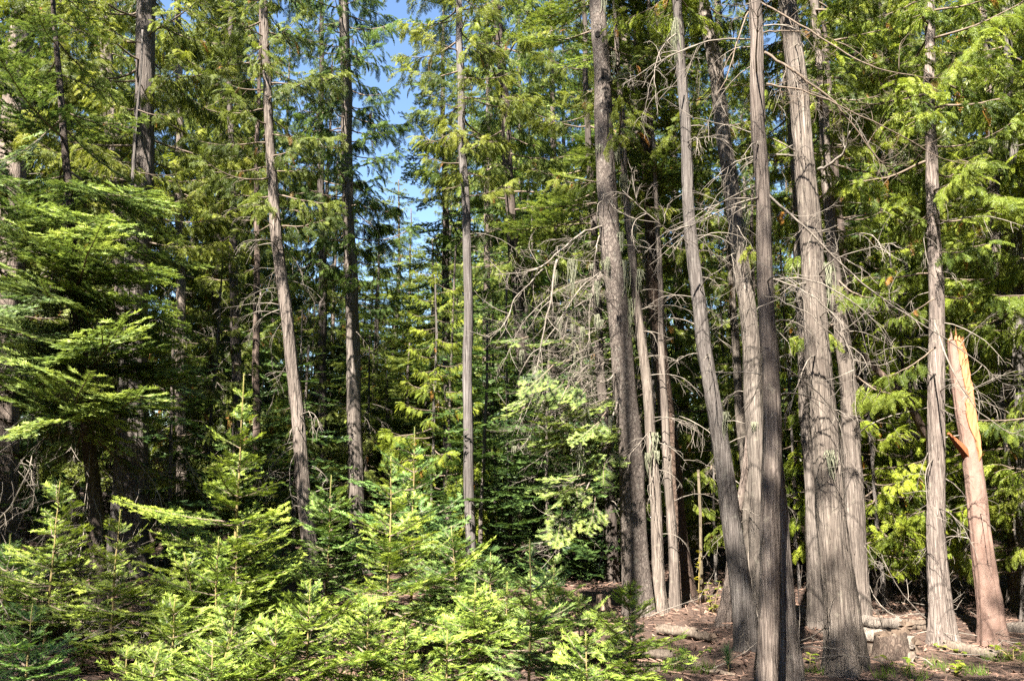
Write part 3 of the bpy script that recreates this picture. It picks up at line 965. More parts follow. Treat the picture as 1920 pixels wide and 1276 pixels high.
# ------------------------------------------------------------------ background forest (shared crowns)
def crown(kind, r, H, z0, nb, Lmax):
    mb = MB()
    lib = []
    for q in range(6):
        L_ = Lmax
        if kind == 'fir':
            b = fir_bough(L_, r, spacing=0.045, nl=0.075, nw=0.035, lat_gap=0.16, second=True, wood=False, curve=(-0.28, 0.2))
        else:
            b = cedar_bough(L_, r, TPL_MID if q < 3 else TPL_FAR, 0.42, 0.17, wood=False, droop=r.uniform(0.3, 0.7), sparse=0.12)
        lib.append(b.merged())
    for i in range(nb):
        f = (i + r.random()) / nb
        z = z0 + (H - z0) * f ** 0.9
        Ls = (1 - f) ** 0.6 * r.uniform(0.6, 1.15) + 0.08
        m_ = branch_mtx((0, 0, z), i * 2.399 + r.uniform(-0.6, 0.6), R(r.uniform(-22, 14)), r.uniform(-0.3, 0.3), Ls)
        mb.add_mb(lib[r.integers(len(lib))], m_)
    return mb


r0 = np.random.default_rng(55)
BG_C = [crown('cedar', r0, 17, z, 105, 2.0).mesh('cedar_crown', CEDM) for z in (0.9, 2.2, 1.4, 3.0)]
BG_F = [crown('fir', r0, 16, z, 115, 2.0).mesh('fir_crown', FIRM) for z in (0.6, 1.5, 1.0)]
UN_F = [crown('fir', r0, 4.0, 0.15, 60, 1.3).mesh('fir_crown', FIRM) for _ in range(4)]


def bg_trunk(r, H, mat, rad):
    z = np.linspace(-0.1, H, 8)
    P = np.stack([np.cumsum(r.normal(0, 0.05, 8)), np.cumsum(r.normal(0, 0.05, 8)), z], 1)
    P[:, :2] -= P[0, :2]
    return trunk_mesh('trunk', P, np.linspace(rad, 0.015, 8), mat, n=12, step=0.6, flare=0.3, seed=int(r.integers(999)), ztop=99)


BT_C = [bg_trunk(r0, 16.8, M_CEDARBARK, 0.14) for _ in range(3)]
BT_F = [bg_trunk(r0, 15.8, M_FIRBARK, 0.13) for _ in range(2)]
UT_F = [bg_trunk(r0, 3.9, M_FIRBARK, 0.03) for _ in range(2)]


def dead_cluster(r):
    mb = MB()
    lib = [dead_branch(1.0, r, 4, r.uniform(0.2, 1.4), 0.012, fine=False).merged() for _ in range(5)]
    for i in range(34):
        mb.add_mb(lib[r.integers(5)], branch_mtx((0, 0, r.uniform(0.8, 4.5)), r.uniform(0, 6.28), R(r.uniform(-25, 20)), 0, r.uniform(0.5, 1.4)))
    return mb


BD = [dead_cluster(r0).mesh('dead_branches', [M_DEAD]) for _ in range(3)]

placed = []


def free(x, y, dmin):
    return all((x - a) ** 2 + (y - b) ** 2 > dmin * dmin for a, b in placed)


def px_of(x, y, z):
    s = y * COSP + (z - CAM_H) * SINP
    return 960 + F_PX * x / s


taken = [(float(o.location.x), float(o.location.y)) for o in COL.objects if o.parent is None and o.get('category') in ('tree', 'snag')]
placed += taken
nb_ = 0
tries = 0
while nb_ < 150 and tries < 6000:
    tries += 1
    Y = 12.0 + 42 * r0.random() ** 1.15
    u = r0.uniform(-260, 2180)
    x = (u - 960) / F_PX * Y
    if not free(x, Y, 1.5):
        continue
    kind = 'fir' if r0.random() < 0.38 else 'cedar'
    sc = r0.uniform(0.85, 1.3)
    um = px_of(x, Y, 8)
    mrg = 1.15 * F_PX / Y
    if 700 - mrg < um < 795 + mrg:
        continue
    placed.append((x, Y))
    nb_ += 1
    z = float(hgt(x, Y))
    if kind == 'fir':
        ro = root('fir_tree', (x, Y, z), 'dark fir deep in the background forest among many alike', 'tree', 'background firs')
        cr, tr = BG_F[r0.integers(len(BG_F))], BT_F[r0.integers(2)]
        c = np.array((0.9, 1.0, 0.9)) * r0.uniform(0.6, 1.1)  # tint lowered to carry the dark of the shaded background
    else:
        ro = root('cedar_tree', (x, Y, z), 'cedar deep in the background forest among many alike', 'tree', 'background cedars')
        cr, tr = BG_C[r0.integers(len(BG_C))], BT_C[r0.integers(3)]
        c = np.array((1.05, 1.02, 0.85)) * r0.uniform(0.6, 1.2)
    mt = Matrix.Rotation(r0.uniform(0, 6.28), 4, 'Z') @ Matrix.Diagonal((1, 1, sc, 1))
    link('trunk', tr, ro, mtx=mt, color=(1, 0.95, 0.9))
    link('crown', cr, ro, mtx=mt, color=c)
    if Y < 24:
        link('dead_branches', BD[r0.integers(3)], ro, mtx=Matrix.Rotation(r0.uniform(0, 6.28), 4, 'Z'))

# shorter trees closing the foot of the sky gap
for (u, v, Y, kd) in ((705, 470, 30, 0), (745, 505, 34, 1), (780, 520, 27, 0), (725, 560, 22, 1), (765, 585, 19, 0), (800, 500, 32, 1), (690, 540, 25, 0), (750, 640, 16, 1), (715, 690, 14, 0), (738, 330, 21, 0), (772, 390, 24, 1), (712, 410, 18, 1), (800, 440, 17, 0)):
    tp = at(u, v, Y)
    z = float(hgt(tp[0], Y))
    sc = (tp[2] - z) / (17.0 if kd == 0 else 16.0)
    placed.append((tp[0], Y))
    ro = root('cedar_tree' if kd == 0 else 'fir_tree', (tp[0], Y, z), 'shorter tree whose top closes the lower end of the sky gap', 'tree', 'trees under the sky gap')
    mt = Matrix.Rotation(r0.uniform(0, 6.28), 4, 'Z') @ Matrix.Diagonal((0.75 + 0.4 * sc, 0.75 + 0.4 * sc, sc, 1))
    link('trunk', BT_C[0] if kd == 0 else BT_F[0], ro, mtx=mt)
    link('crown', BG_C[0] if kd == 0 else BG_F[0], ro, mtx=mt, color=(1, 1, 0.85))

# unseen forest added behind the camera and to both sides to cut sky fill
r1 = np.random.default_rng(321)
n_out = 0
while n_out < 80:
    if n_out < 44:
        x, y = r1.uniform(-34, 34), r1.uniform(-26, -11.5)
        sc = min(1.1, (abs(y) - 2.0) * 0.93 / 17.0)
    elif n_out < 62:
        y = r1.uniform(-8, 14)
        x = max(y, 0) * 0.72 + r1.uniform(3.5, 16)
        sc = r1.uniform(0.75, 1.1)
    else:
        y = r1.uniform(2, 14)
        x = -(max(y, 0) * 0.72 + r1.uniform(4.5, 16))
        sc = r1.uniform(0.6, 0.95)
    if not free(x, y, 1.6):
        continue
    placed.append((x, y))
    n_out += 1
    q = r1.integers(4)
    where = 'across the clearing behind the camera' if y < 0 and abs(x) < 34 and n_out <= 44 else 'outside the right edge of the photo' if x > 0 else 'outside the left edge of the photo'
    ro = root('cedar_tree', (x, y, float(hgt(x, y))), 'unseen forest cedar added ' + where, 'tree', 'unseen cedars added ' + where)
    mt = Matrix.Rotation(r1.uniform(0, 6.28), 4, 'Z') @ Matrix.Diagonal((1.15, 1.15, sc, 1))
    link('trunk', BT_C[q % 3], ro, mtx=mt)
    link('crown', BG_C[q], ro, mtx=mt, color=(0.9, 0.95, 0.85))

# young understory cedars, sunlight and dimness put into the foliage colour
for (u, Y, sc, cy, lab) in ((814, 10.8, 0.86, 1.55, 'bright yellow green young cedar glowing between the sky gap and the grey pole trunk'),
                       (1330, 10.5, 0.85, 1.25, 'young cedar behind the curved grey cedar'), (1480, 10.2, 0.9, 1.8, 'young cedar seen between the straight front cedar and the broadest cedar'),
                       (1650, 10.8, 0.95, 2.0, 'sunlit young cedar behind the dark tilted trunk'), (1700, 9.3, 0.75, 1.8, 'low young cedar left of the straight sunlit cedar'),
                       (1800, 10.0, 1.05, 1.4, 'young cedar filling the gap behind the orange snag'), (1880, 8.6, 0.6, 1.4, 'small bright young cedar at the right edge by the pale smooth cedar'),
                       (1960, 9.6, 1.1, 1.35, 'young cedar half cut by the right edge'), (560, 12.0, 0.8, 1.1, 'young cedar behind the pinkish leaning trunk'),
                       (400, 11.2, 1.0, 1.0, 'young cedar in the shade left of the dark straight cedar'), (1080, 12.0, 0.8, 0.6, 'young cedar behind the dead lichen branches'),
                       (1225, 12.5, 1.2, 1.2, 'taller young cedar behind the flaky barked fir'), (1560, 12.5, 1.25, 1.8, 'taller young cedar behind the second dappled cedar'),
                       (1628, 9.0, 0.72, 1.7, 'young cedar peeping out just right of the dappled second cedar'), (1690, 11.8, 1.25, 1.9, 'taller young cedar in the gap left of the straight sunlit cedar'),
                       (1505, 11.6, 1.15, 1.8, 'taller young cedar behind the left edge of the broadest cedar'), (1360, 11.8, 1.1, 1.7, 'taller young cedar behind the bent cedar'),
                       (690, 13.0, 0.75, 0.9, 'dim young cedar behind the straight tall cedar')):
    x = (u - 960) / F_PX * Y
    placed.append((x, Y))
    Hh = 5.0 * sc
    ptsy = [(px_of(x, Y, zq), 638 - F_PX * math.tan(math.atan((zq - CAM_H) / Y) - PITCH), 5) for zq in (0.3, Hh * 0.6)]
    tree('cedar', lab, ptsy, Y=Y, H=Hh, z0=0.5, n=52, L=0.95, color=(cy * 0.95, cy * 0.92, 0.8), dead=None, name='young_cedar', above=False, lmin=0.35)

# understory firs, canopy shade put into their darkened tint
nb_ = tries = 0
while nb_ < 110 and tries < 4000:
    tries += 1
    Y = 10.0 + 32 * r0.random() ** 1.3
    u = r0.uniform(-150, 2080)
    x = (u - 960) / F_PX * Y
    if 1180 < u < 1700 and Y < 13 or 940 < u < 1190 and Y < 15:
        continue
    if not free(x, Y, 1.1):
        continue
    placed.append((x, Y))
    nb_ += 1
    ro = root('young_fir', (x, Y, float(hgt(x, Y))), 'young dark fir in the shaded understory among many alike', 'tree', 'understory firs')
    s = r0.uniform(0.6, 1.5) * (1 + 0.02 * (Y - 10))
    mt = Matrix.Rotation(r0.uniform(0, 6.28), 4, 'Z') @ Matrix.Diagonal((0.85 + 0.15 * s, 0.85 + 0.15 * s, s, 1))
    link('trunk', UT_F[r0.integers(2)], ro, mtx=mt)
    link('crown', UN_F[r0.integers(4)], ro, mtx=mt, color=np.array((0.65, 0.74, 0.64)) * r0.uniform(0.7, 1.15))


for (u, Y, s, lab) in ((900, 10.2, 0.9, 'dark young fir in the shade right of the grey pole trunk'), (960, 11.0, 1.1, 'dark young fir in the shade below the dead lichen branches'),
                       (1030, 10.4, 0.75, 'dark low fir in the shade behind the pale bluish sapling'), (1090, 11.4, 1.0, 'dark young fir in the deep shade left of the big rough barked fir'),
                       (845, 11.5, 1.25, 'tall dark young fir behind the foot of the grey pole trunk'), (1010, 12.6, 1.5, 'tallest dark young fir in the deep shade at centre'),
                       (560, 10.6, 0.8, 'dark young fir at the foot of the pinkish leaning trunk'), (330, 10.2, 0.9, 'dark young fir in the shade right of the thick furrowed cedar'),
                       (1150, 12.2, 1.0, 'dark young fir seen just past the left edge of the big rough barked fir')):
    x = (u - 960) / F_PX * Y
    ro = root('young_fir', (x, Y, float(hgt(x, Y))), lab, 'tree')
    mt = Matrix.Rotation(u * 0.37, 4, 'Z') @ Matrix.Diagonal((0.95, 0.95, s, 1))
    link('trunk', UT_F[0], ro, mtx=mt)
    link('crown', UN_F[u % 4], ro, mtx=mt, color=(0.5, 0.6, 0.52))  # crown tint darkened to stand in for deep shade


# ------------------------------------------------------------------ saplings, shade put into the dimmer tints
def sapling(label, u, v, Y, width, color=(1.3, 1.25, 0.9), group=None, bare=0.12, leader=0.16, tight=1.0, lean=0.0, name='fir_sapling', dense=1.0):
    SEED[0] += 1
    r = np.random.default_rng(SEED[0] * 7)
    random.seed(SEED[0])
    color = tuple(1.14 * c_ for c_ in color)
    tip = at(u, v, Y)
    bx = tip[0] - lean
    gz = float(hgt(bx, Y))
    H = tip[2] - gz
    Rm = 0.5 * width * Y / F_PX
    ro = root(name, (bx, Y, gz), label, 'sapling', group)
    k = 12
    t = np.linspace(0, 1, k)
    P = np.stack([lean * t ** 1.5, 0 * t, H * t - 0.03 * (1 - t)], 1) + wobble(k, 0.012 * H, r) * np.array([1, 1, 0])
    V, F = tube(P, np.linspace(0.006 + 0.006 * H, 0.0022, k), 7)
    mb = MB()
    mb.add(V, F, 0, r.uniform(0.3, 0.6), True)
    # leader needles
    segs = [(P[-3] * (1 - s) + P[-1] * s, P[-3] * (1 - s - 0.1) + P[-1] * (s + 0.1), (math.cos(a_), math.sin(a_), 0), 0.018, 0.75)
            for s in np.arange(0.3, 0.95, 0.1) for a_ in (0.3, 1.9)]
    needles(mb, segs, 0.008, 0.004, 1, r, upl=0.4, fwd=0.9)
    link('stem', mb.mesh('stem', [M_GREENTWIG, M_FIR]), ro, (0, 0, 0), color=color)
    d = leader * H
    asym, aph = r.uniform(0.1, 0.35), r.uniform(0, 6.28)
    gap = max(0.085, 0.092 * H)
    while d < H * (1 - bare):
        f = d / H
        z = H - d
        nbh = int(round((6 if f > 0.45 else 4) * dense))
        a0 = r.uniform(0, 6.28)
        L = (Rm * min(1.0, (f / 0.72)) ** (1.05 * tight) + 0.04)
        for q in range(nbh):
            a_ = a0 + q * 6.283 / nbh + r.uniform(-0.35, 0.35)
            if r.random() < 0.14:
                continue
            LL = L * r.uniform(0.45, 1.3) * (1 + asym * math.cos(a_ - aph))
            pit = R(40 - 34 * min(1, f * 1.3) + r.uniform(-9, 9))
            me, sc = pick(FIR_B, max(LL, 0.1))
            p = np.array([np.interp(z, P[:, 2], P[:, 0]), np.interp(z, P[:, 2], P[:, 1]), z + r.uniform(-0.015, 0.015)])
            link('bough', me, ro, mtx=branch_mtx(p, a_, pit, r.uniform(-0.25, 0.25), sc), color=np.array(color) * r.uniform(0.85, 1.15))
        # a few short shoots between whorls
        for q in range(2 if gap > 0.12 else 1):
            a_ = r.uniform(0, 6.28)
            me, sc = pick(FIR_B, max(L * r.uniform(0.4, 0.7), 0.09))
            zz = z - gap * r.uniform(0.3, 0.7)
            p = np.array([np.interp(zz, P[:, 2], P[:, 0]), np.interp(zz, P[:, 2], P[:, 1]), zz])
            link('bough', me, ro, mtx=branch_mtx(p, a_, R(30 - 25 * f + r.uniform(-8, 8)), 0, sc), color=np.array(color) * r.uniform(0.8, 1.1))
        d += gap * r.uniform(0.9, 1.1)
    return ro


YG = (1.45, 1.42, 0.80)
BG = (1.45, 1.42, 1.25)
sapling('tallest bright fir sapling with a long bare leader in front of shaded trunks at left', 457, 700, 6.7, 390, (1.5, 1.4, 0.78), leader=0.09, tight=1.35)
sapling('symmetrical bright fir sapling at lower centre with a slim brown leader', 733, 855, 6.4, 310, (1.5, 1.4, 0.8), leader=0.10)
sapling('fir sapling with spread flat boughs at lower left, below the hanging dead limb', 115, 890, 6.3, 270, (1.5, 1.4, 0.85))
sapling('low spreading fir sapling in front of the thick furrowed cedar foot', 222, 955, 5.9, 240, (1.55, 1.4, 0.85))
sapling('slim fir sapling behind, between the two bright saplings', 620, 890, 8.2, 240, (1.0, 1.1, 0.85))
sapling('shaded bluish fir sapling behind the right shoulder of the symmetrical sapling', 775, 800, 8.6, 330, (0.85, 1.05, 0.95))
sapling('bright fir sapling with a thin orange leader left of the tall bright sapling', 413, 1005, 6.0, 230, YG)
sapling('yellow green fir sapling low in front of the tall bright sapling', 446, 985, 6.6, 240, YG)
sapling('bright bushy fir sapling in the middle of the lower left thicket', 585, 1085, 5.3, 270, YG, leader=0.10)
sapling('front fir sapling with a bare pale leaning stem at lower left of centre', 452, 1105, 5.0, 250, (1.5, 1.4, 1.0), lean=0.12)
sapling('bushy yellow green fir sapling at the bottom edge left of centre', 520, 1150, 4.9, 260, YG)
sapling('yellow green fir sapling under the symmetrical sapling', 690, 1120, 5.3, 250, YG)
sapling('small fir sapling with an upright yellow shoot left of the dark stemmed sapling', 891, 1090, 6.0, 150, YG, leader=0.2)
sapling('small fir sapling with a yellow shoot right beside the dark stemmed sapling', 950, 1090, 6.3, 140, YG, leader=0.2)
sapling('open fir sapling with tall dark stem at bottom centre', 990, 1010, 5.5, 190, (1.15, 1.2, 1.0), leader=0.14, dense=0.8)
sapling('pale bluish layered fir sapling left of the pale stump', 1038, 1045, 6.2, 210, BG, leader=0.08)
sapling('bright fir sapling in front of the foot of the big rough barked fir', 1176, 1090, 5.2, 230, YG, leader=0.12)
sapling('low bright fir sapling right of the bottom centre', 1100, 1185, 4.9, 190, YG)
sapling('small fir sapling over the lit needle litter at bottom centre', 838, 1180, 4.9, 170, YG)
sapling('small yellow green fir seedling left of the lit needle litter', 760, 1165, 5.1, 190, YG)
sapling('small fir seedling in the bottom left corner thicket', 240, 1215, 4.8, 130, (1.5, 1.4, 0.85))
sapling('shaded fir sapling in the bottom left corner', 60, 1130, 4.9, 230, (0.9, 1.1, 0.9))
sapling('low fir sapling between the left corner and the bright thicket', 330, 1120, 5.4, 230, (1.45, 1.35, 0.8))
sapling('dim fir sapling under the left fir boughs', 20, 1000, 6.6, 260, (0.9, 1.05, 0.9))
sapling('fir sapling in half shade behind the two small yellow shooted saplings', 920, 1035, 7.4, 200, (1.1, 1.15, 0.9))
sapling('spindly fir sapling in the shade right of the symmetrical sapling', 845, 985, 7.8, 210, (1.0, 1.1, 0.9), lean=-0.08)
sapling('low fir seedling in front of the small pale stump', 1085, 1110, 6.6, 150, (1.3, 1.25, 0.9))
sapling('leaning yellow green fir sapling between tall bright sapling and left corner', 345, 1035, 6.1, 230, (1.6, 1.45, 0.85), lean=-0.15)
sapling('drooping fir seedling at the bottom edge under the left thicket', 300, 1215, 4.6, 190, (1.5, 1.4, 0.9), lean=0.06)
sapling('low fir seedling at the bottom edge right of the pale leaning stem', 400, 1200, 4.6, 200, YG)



# ------------------------------------------------------------------ special limbs on the main trees
def limb_px(ro, pts, r_a, r_b, twigs, name='dead_limb', twig_L=0.35, hang=1.2, mat=M_DEAD, seed=1):
    """a limb through photo pixels (u, v, Y), with twigs"""
    r = np.random.default_rng(seed)
    b = np.array(ro.location)
    K = np.array([at(u, v, Y) for u, v, Y in pts]) - b
    t = np.linspace(0, len(K) - 1, 5 * (len(K) - 1) + 1)
    P = np.stack([np.interp(t, np.arange(len(K)), K[:, q]) for q in range(3)], 1)
    ker = np.array([1, 2, 3, 2, 1]) / 9.0
    for q in range(3):
        pad = np.concatenate([np.full(2, P[0, q]), P[:, q], np.full(2, P[-1, q])])
        P[:, q] = np.convolve(pad, ker, 'valid')
    P += wobble(len(P), 0.03, r)
    mb = MB()
    V, F = tube(P, np.linspace(r_a, r_b, len(P)), 7)
    mb.add(V, F, 0, 0.35, True)
    lib = [dead_branch(1.0, r, 8, hang * r.uniform(0.4, 1.6), 0.008, fine=False).merged() for _ in range(4)]
    for i in range(twigs):
        s_ = r.uniform(0.15, 1.0)
        k = min(int(s_ * (len(P) - 1)), len(P) - 2)
        d = nrm(P[k + 1] - P[k]) * 0.6 + r.normal(0, 0.6, 3)
        mb.add_mb(lib[r.integers(4)], branch_mtx(P[k], math.atan2(d[1], d[0]), math.atan2(d[2], math.hypot(d[0], d[1])), r.uniform(0, 6), twig_L * r.uniform(0.4, 1.4)))
    link(name, mb.mesh(name, [mat]), ro, (0, 0, 0))
    return P


def bough_px(ro, lib, a, b, color, roll=0.0, sag=0.0):
    """a bough of the tree running from pixel a to pixel b (u, v, Y)"""
    p, q = at(*a), at(*b)
    d = q - p
    Ln = float(np.linalg.norm(d))
    me, sc = pick(lib, Ln)
    link('bough', me, ro, mtx=branch_mtx(p - np.array(ro.location), math.atan2(d[1], d[0]), math.asin(d[2] / Ln) + sag, roll, sc), color=color)


def find(label_start):
    return next(o for o in COL.objects if o.parent is None and str(o.get('label', '')).startswith(label_start))


fc = find('straight front cedar')
for k, (pts, ra, rb, tw) in enumerate((
        ([(1432, 360, 5.5), (1500, 425, 5.4), (1600, 520, 5.5), (1700, 590, 5.6), (1800, 650, 5.7), (1890, 740, 5.8)], 0.013, 0.004, 40),
        ([(1418, 0, 5.5), (1500, 40, 5.4), (1590, 100, 5.3), (1660, 135, 5.2), (1790, 145, 5.2)], 0.012, 0.003, 14),
        ([(1424, 60, 5.5), (1490, 55, 5.5), (1540, 60, 5.6), (1620, 95, 5.7)], 0.009, 0.002, 8),
        ([(1428, 95, 5.5), (1480, 120, 5.4), (1560, 180, 5.4), (1640, 290, 5.5), (1680, 330, 5.6)], 0.016, 0.004, 30),
        ([(1430, 158, 5.5), (1500, 165, 5.4), (1580, 200, 5.4), (1700, 270, 5.5), (1760, 300, 5.5)], 0.011, 0.003, 16),
        ([(1440, 515, 5.5), (1500, 540, 5.4), (1560, 590, 5.4), (1600, 670, 5.4), (1608, 770, 5.4)], 0.010, 0.003, 16),
        ([(1440, 550, 5.5), (1490, 580, 5.4), (1550, 630, 5.4), (1600, 680, 5.5)], 0.008, 0.002, 8),
        ([(1404, 20, 5.5), (1385, 70, 5.3), (1360, 140, 5.2), (1338, 195, 5.1)], 0.009, 0.003, 6))):
    limb_px(fc, pts, ra * 0.72, rb * 0.7, tw, seed=400 + k, mat=M_TWIG if k in (1, 2, 3, 4, 7) else M_DEAD, twig_L=0.28)
bc = find('broadest cedar')
limb_px(bc, [(1530, 318, 6.1), (1560, 305, 6.0), (1585, 280, 5.9), (1600, 240, 5.8)], 0.014, 0.005, 6, seed=421)
cg = find('curved grey cedar')
limb_px(cg, [(1270, 60, 6.5), (1240, 90, 6.3), (1225, 150, 6.2), (1230, 220, 6.2)], 0.007, 0.002, 12, seed=431, hang=2.5)
limb_px(cg, [(1300, 420, 6.5), (1240, 430, 6.3), (1200, 390, 6.2), (1165, 350, 6.2)], 0.008, 0.002, 12, seed=432, hang=2.0)
sg = find('straight cedar with a sunlit middle')
limb_px(sg, [(1752, 600, 7.0), (1780, 690, 6.6), (1830, 770, 6.6), (1915, 820, 6.6)], 0.008, 0.003, 10, seed=441)

for a_, b_ in (((1752, 560, 7.1), (1675, 600, 7.3)), ((1755, 650, 7.1), (1655, 715, 7.2)), ((1750, 400, 7.1), (1670, 440, 7.4))):
    bough_px(sg, CED_B, a_, b_, (1.1, 1.12, 0.8), roll=0.3 * math.sin(a_[1]), sag=0.1)
s2 = find('second cedar right of the broadest')
for a_, b_ in (((1575, 600, 7.7), (1480, 640, 7.2)), ((1590, 700, 7.7), (1680, 740, 7.0)), ((1572, 520, 7.7), (1650, 560, 7.1)), ((1565, 450, 7.7), (1490, 490, 7.2))):
    bough_px(s2, CED_B, a_, b_, (1.15, 1.15, 0.8), roll=0.3 * math.sin(a_[1]), sag=0.1)

# dead, lichen covered limbs drooping left of the big fir
for k, (pts, ra, rb, tw) in enumerate((
        ([(1140, 420, 8.2), (1090, 440, 7.8), (1045, 480, 7.5), (1005, 510, 7.4), (920, 515, 7.3)], 0.013, 0.003, 34),
        ([(1045, 480, 7.5), (1028, 560, 7.4), (1018, 640, 7.4), (1010, 690, 7.4), (985, 745, 7.4)], 0.011, 0.003, 30),
        ([(1148, 500, 8.2), (1095, 540, 7.9), (1040, 620, 7.7), (1000, 680, 7.6)], 0.010, 0.003, 22),
        ([(1150, 520, 8.2), (1110, 560, 8.0), (1075, 580, 7.8), (1060, 650, 7.7)], 0.010, 0.003, 22),
        ([(1022, 500, 7.5), (975, 555, 7.3), (960, 600, 7.3), (910, 640, 7.3)], 0.008, 0.002, 20),
        ([(1165, 690, 8.2), (1130, 730, 7.9), (1080, 700, 7.7), (1060, 730, 7.6)], 0.009, 0.003, 18),
        ([(1170, 720, 8.2), (1142, 800, 7.9), (1110, 900, 7.7), (1070, 970, 7.6), (1040, 1030, 7.5)], 0.012, 0.004, 60))):
    limb_px(fir_big, pts, ra, rb, tw, seed=460 + k, hang=1.6, twig_L=0.33)
rq = np.random.default_rng(91)
for k in range(16):
    v0 = rq.uniform(400, 780)
    u1 = rq.uniform(930, 1100)
    v1 = v0 + rq.uniform(60, 260)
    u0 = np.interp(v0, (330, 560, 900), (1120, 1140, 1168))
    limb_px(fir_big, [(u0, v0, 8.2), (u0 * 0.6 + u1 * 0.4, v0 + 0.12 * (v1 - v0), 8.0 + rq.uniform(-0.4, 0.3)), (u0 * 0.25 + u1 * 0.75, v0 * 0.6 + v1 * 0.4, 7.9 + rq.uniform(-0.5, 0.5)), (u1, v1, 7.8 + rq.uniform(-0.6, 0.6))],
            rq.uniform(0.005, 0.009), 0.002, 26, seed=520 + k, hang=2.2, twig_L=0.26)
for k in range(26):
    p = at(rq.uniform(960, 1150), rq.uniform(460, 900), 7.8 + rq.uniform(-0.4, 0.4)) - np.array(fir_big.location)
    link('hanging_lichen', LICH[k % 5], fir_big, mtx=branch_mtx(p, 0, 0, 0, rq.uniform(0.5, 1.0)))
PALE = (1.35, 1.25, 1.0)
for a_, b_ in (((1110, 880, 7.8), (1085, 960, 7.4)), ((1080, 950, 7.6), (1040, 1035, 7.3)), ((1120, 820, 7.8), (1130, 920, 7.4)), ((1090, 930, 7.6), (1100, 1010, 7.3)),
               ((1165, 780, 8.2), (985, 850, 7.4)), ((1168, 800, 8.2), (1000, 800, 7.2)), ((1168, 800, 8.2), (1075, 850, 7.4)),
               ((1160, 640, 8.3), (1060, 600, 8.6)), ((1165, 600, 8.3), (1090, 660, 8.5)), ((1145, 380, 8.2), (980, 370, 8.5)), ((1142, 360, 8.2), (1000, 420, 8.7)),
               ((1140, 340, 8.2), (1030, 330, 8.6)), ((1146, 400, 8.2), (920, 440, 8.8)), ((1140, 320, 8.3), (1060, 400, 8.8)), ((1150, 330, 8.3), (1240, 400, 9.0)),
               ((1146, 300, 8.3), (1230, 350, 9.2)), ((1170, 740, 8.2), (1080, 770, 7.6))):
    a_ = (a_[0] + (-26 if b_[0] < a_[0] else 26), a_[1], a_[2] + 0.1)
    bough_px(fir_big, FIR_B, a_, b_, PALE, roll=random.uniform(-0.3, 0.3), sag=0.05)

for k in range(24):                             # short living sprays hanging on the dead limbs
    u_, v_ = rq.uniform(985, 1140), rq.uniform(620, 1000)
    if v_ > 790:
        u_ = 1150 - (v_ - 700) * 0.36 + rq.uniform(-28, 28)
    y_ = rq.uniform(7.3, 7.9)
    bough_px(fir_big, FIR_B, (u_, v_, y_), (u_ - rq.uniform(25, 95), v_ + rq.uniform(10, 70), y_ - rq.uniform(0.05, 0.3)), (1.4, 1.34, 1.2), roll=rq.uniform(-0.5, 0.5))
# layered boughs of the near fir at left, sunlight put into their paler tint
nf = find('near fir with broad')
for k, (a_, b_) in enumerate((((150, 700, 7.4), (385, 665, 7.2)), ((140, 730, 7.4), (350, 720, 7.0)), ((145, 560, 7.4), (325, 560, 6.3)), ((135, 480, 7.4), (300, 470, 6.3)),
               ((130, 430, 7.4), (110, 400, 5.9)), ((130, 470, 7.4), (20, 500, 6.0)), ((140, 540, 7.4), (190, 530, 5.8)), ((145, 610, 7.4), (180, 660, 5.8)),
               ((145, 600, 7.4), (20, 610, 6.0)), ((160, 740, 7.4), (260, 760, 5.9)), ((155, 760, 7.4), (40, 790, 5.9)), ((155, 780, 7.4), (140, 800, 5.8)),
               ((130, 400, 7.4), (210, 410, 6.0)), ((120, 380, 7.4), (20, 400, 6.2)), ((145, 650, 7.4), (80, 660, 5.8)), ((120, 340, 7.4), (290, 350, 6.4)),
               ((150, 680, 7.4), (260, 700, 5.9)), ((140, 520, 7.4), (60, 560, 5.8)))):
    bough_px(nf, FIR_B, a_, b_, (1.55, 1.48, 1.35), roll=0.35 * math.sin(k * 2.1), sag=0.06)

# woodpecker hole, bark crack: near-black colour stands for the shade inside
M_HOLE = plain_mat('dark_hollow_fill', (0.006, 0.005, 0.004), (0.02, 0.015, 0.012), 20)


def pit(ro, on, u, v, Y, w, h, name, seed):
    r = np.random.default_rng(seed)
    c = at(u, v, Y)
    s_ = scale_at(v, Y)
    p, rr = on(c[2] - ro.location[2])
    n = 14
    th = np.linspace(0, 6.283, n, endpoint=False)
    k = r.uniform(0.75, 1.2, n)
    X = np.cos(th) * w * s_ / 2 * k
    Z = np.sin(th) * h * s_ / 2 * k
    x0 = c[0] - ro.location[0]
    dx = x0 - p[0]
    def surf(x, extra):
        q = np.clip(x - p[0], -rr * 0.95, rr * 0.95)
        return p[1] - np.sqrt(rr * rr - q * q) * 1.06 + extra
    rim = np.stack([x0 + X, surf(x0 + X, -0.004), c[2] - ro.location[2] + Z], 1)
    back = np.stack([x0 + X * 1.05, surf(x0 + X, 0.03), c[2] - ro.location[2] + Z * 1.05], 1)
    ctr = np.array([[x0, float(surf(x0, 0.004)), c[2] - ro.location[2]]])
    V = np.concatenate([rim, back, ctr])
    F = []
    for i in range(n):
        j = (i + 1) % n
        F += [(i, j, 2 * n), (i, n + i, n + j), (i, n + j, j)]
    mb = MB()
    mb.add(V, F, 0, 0.4)
    link(name, mb.mesh(name, [M_HOLE]), ro, (0, 0, 0))


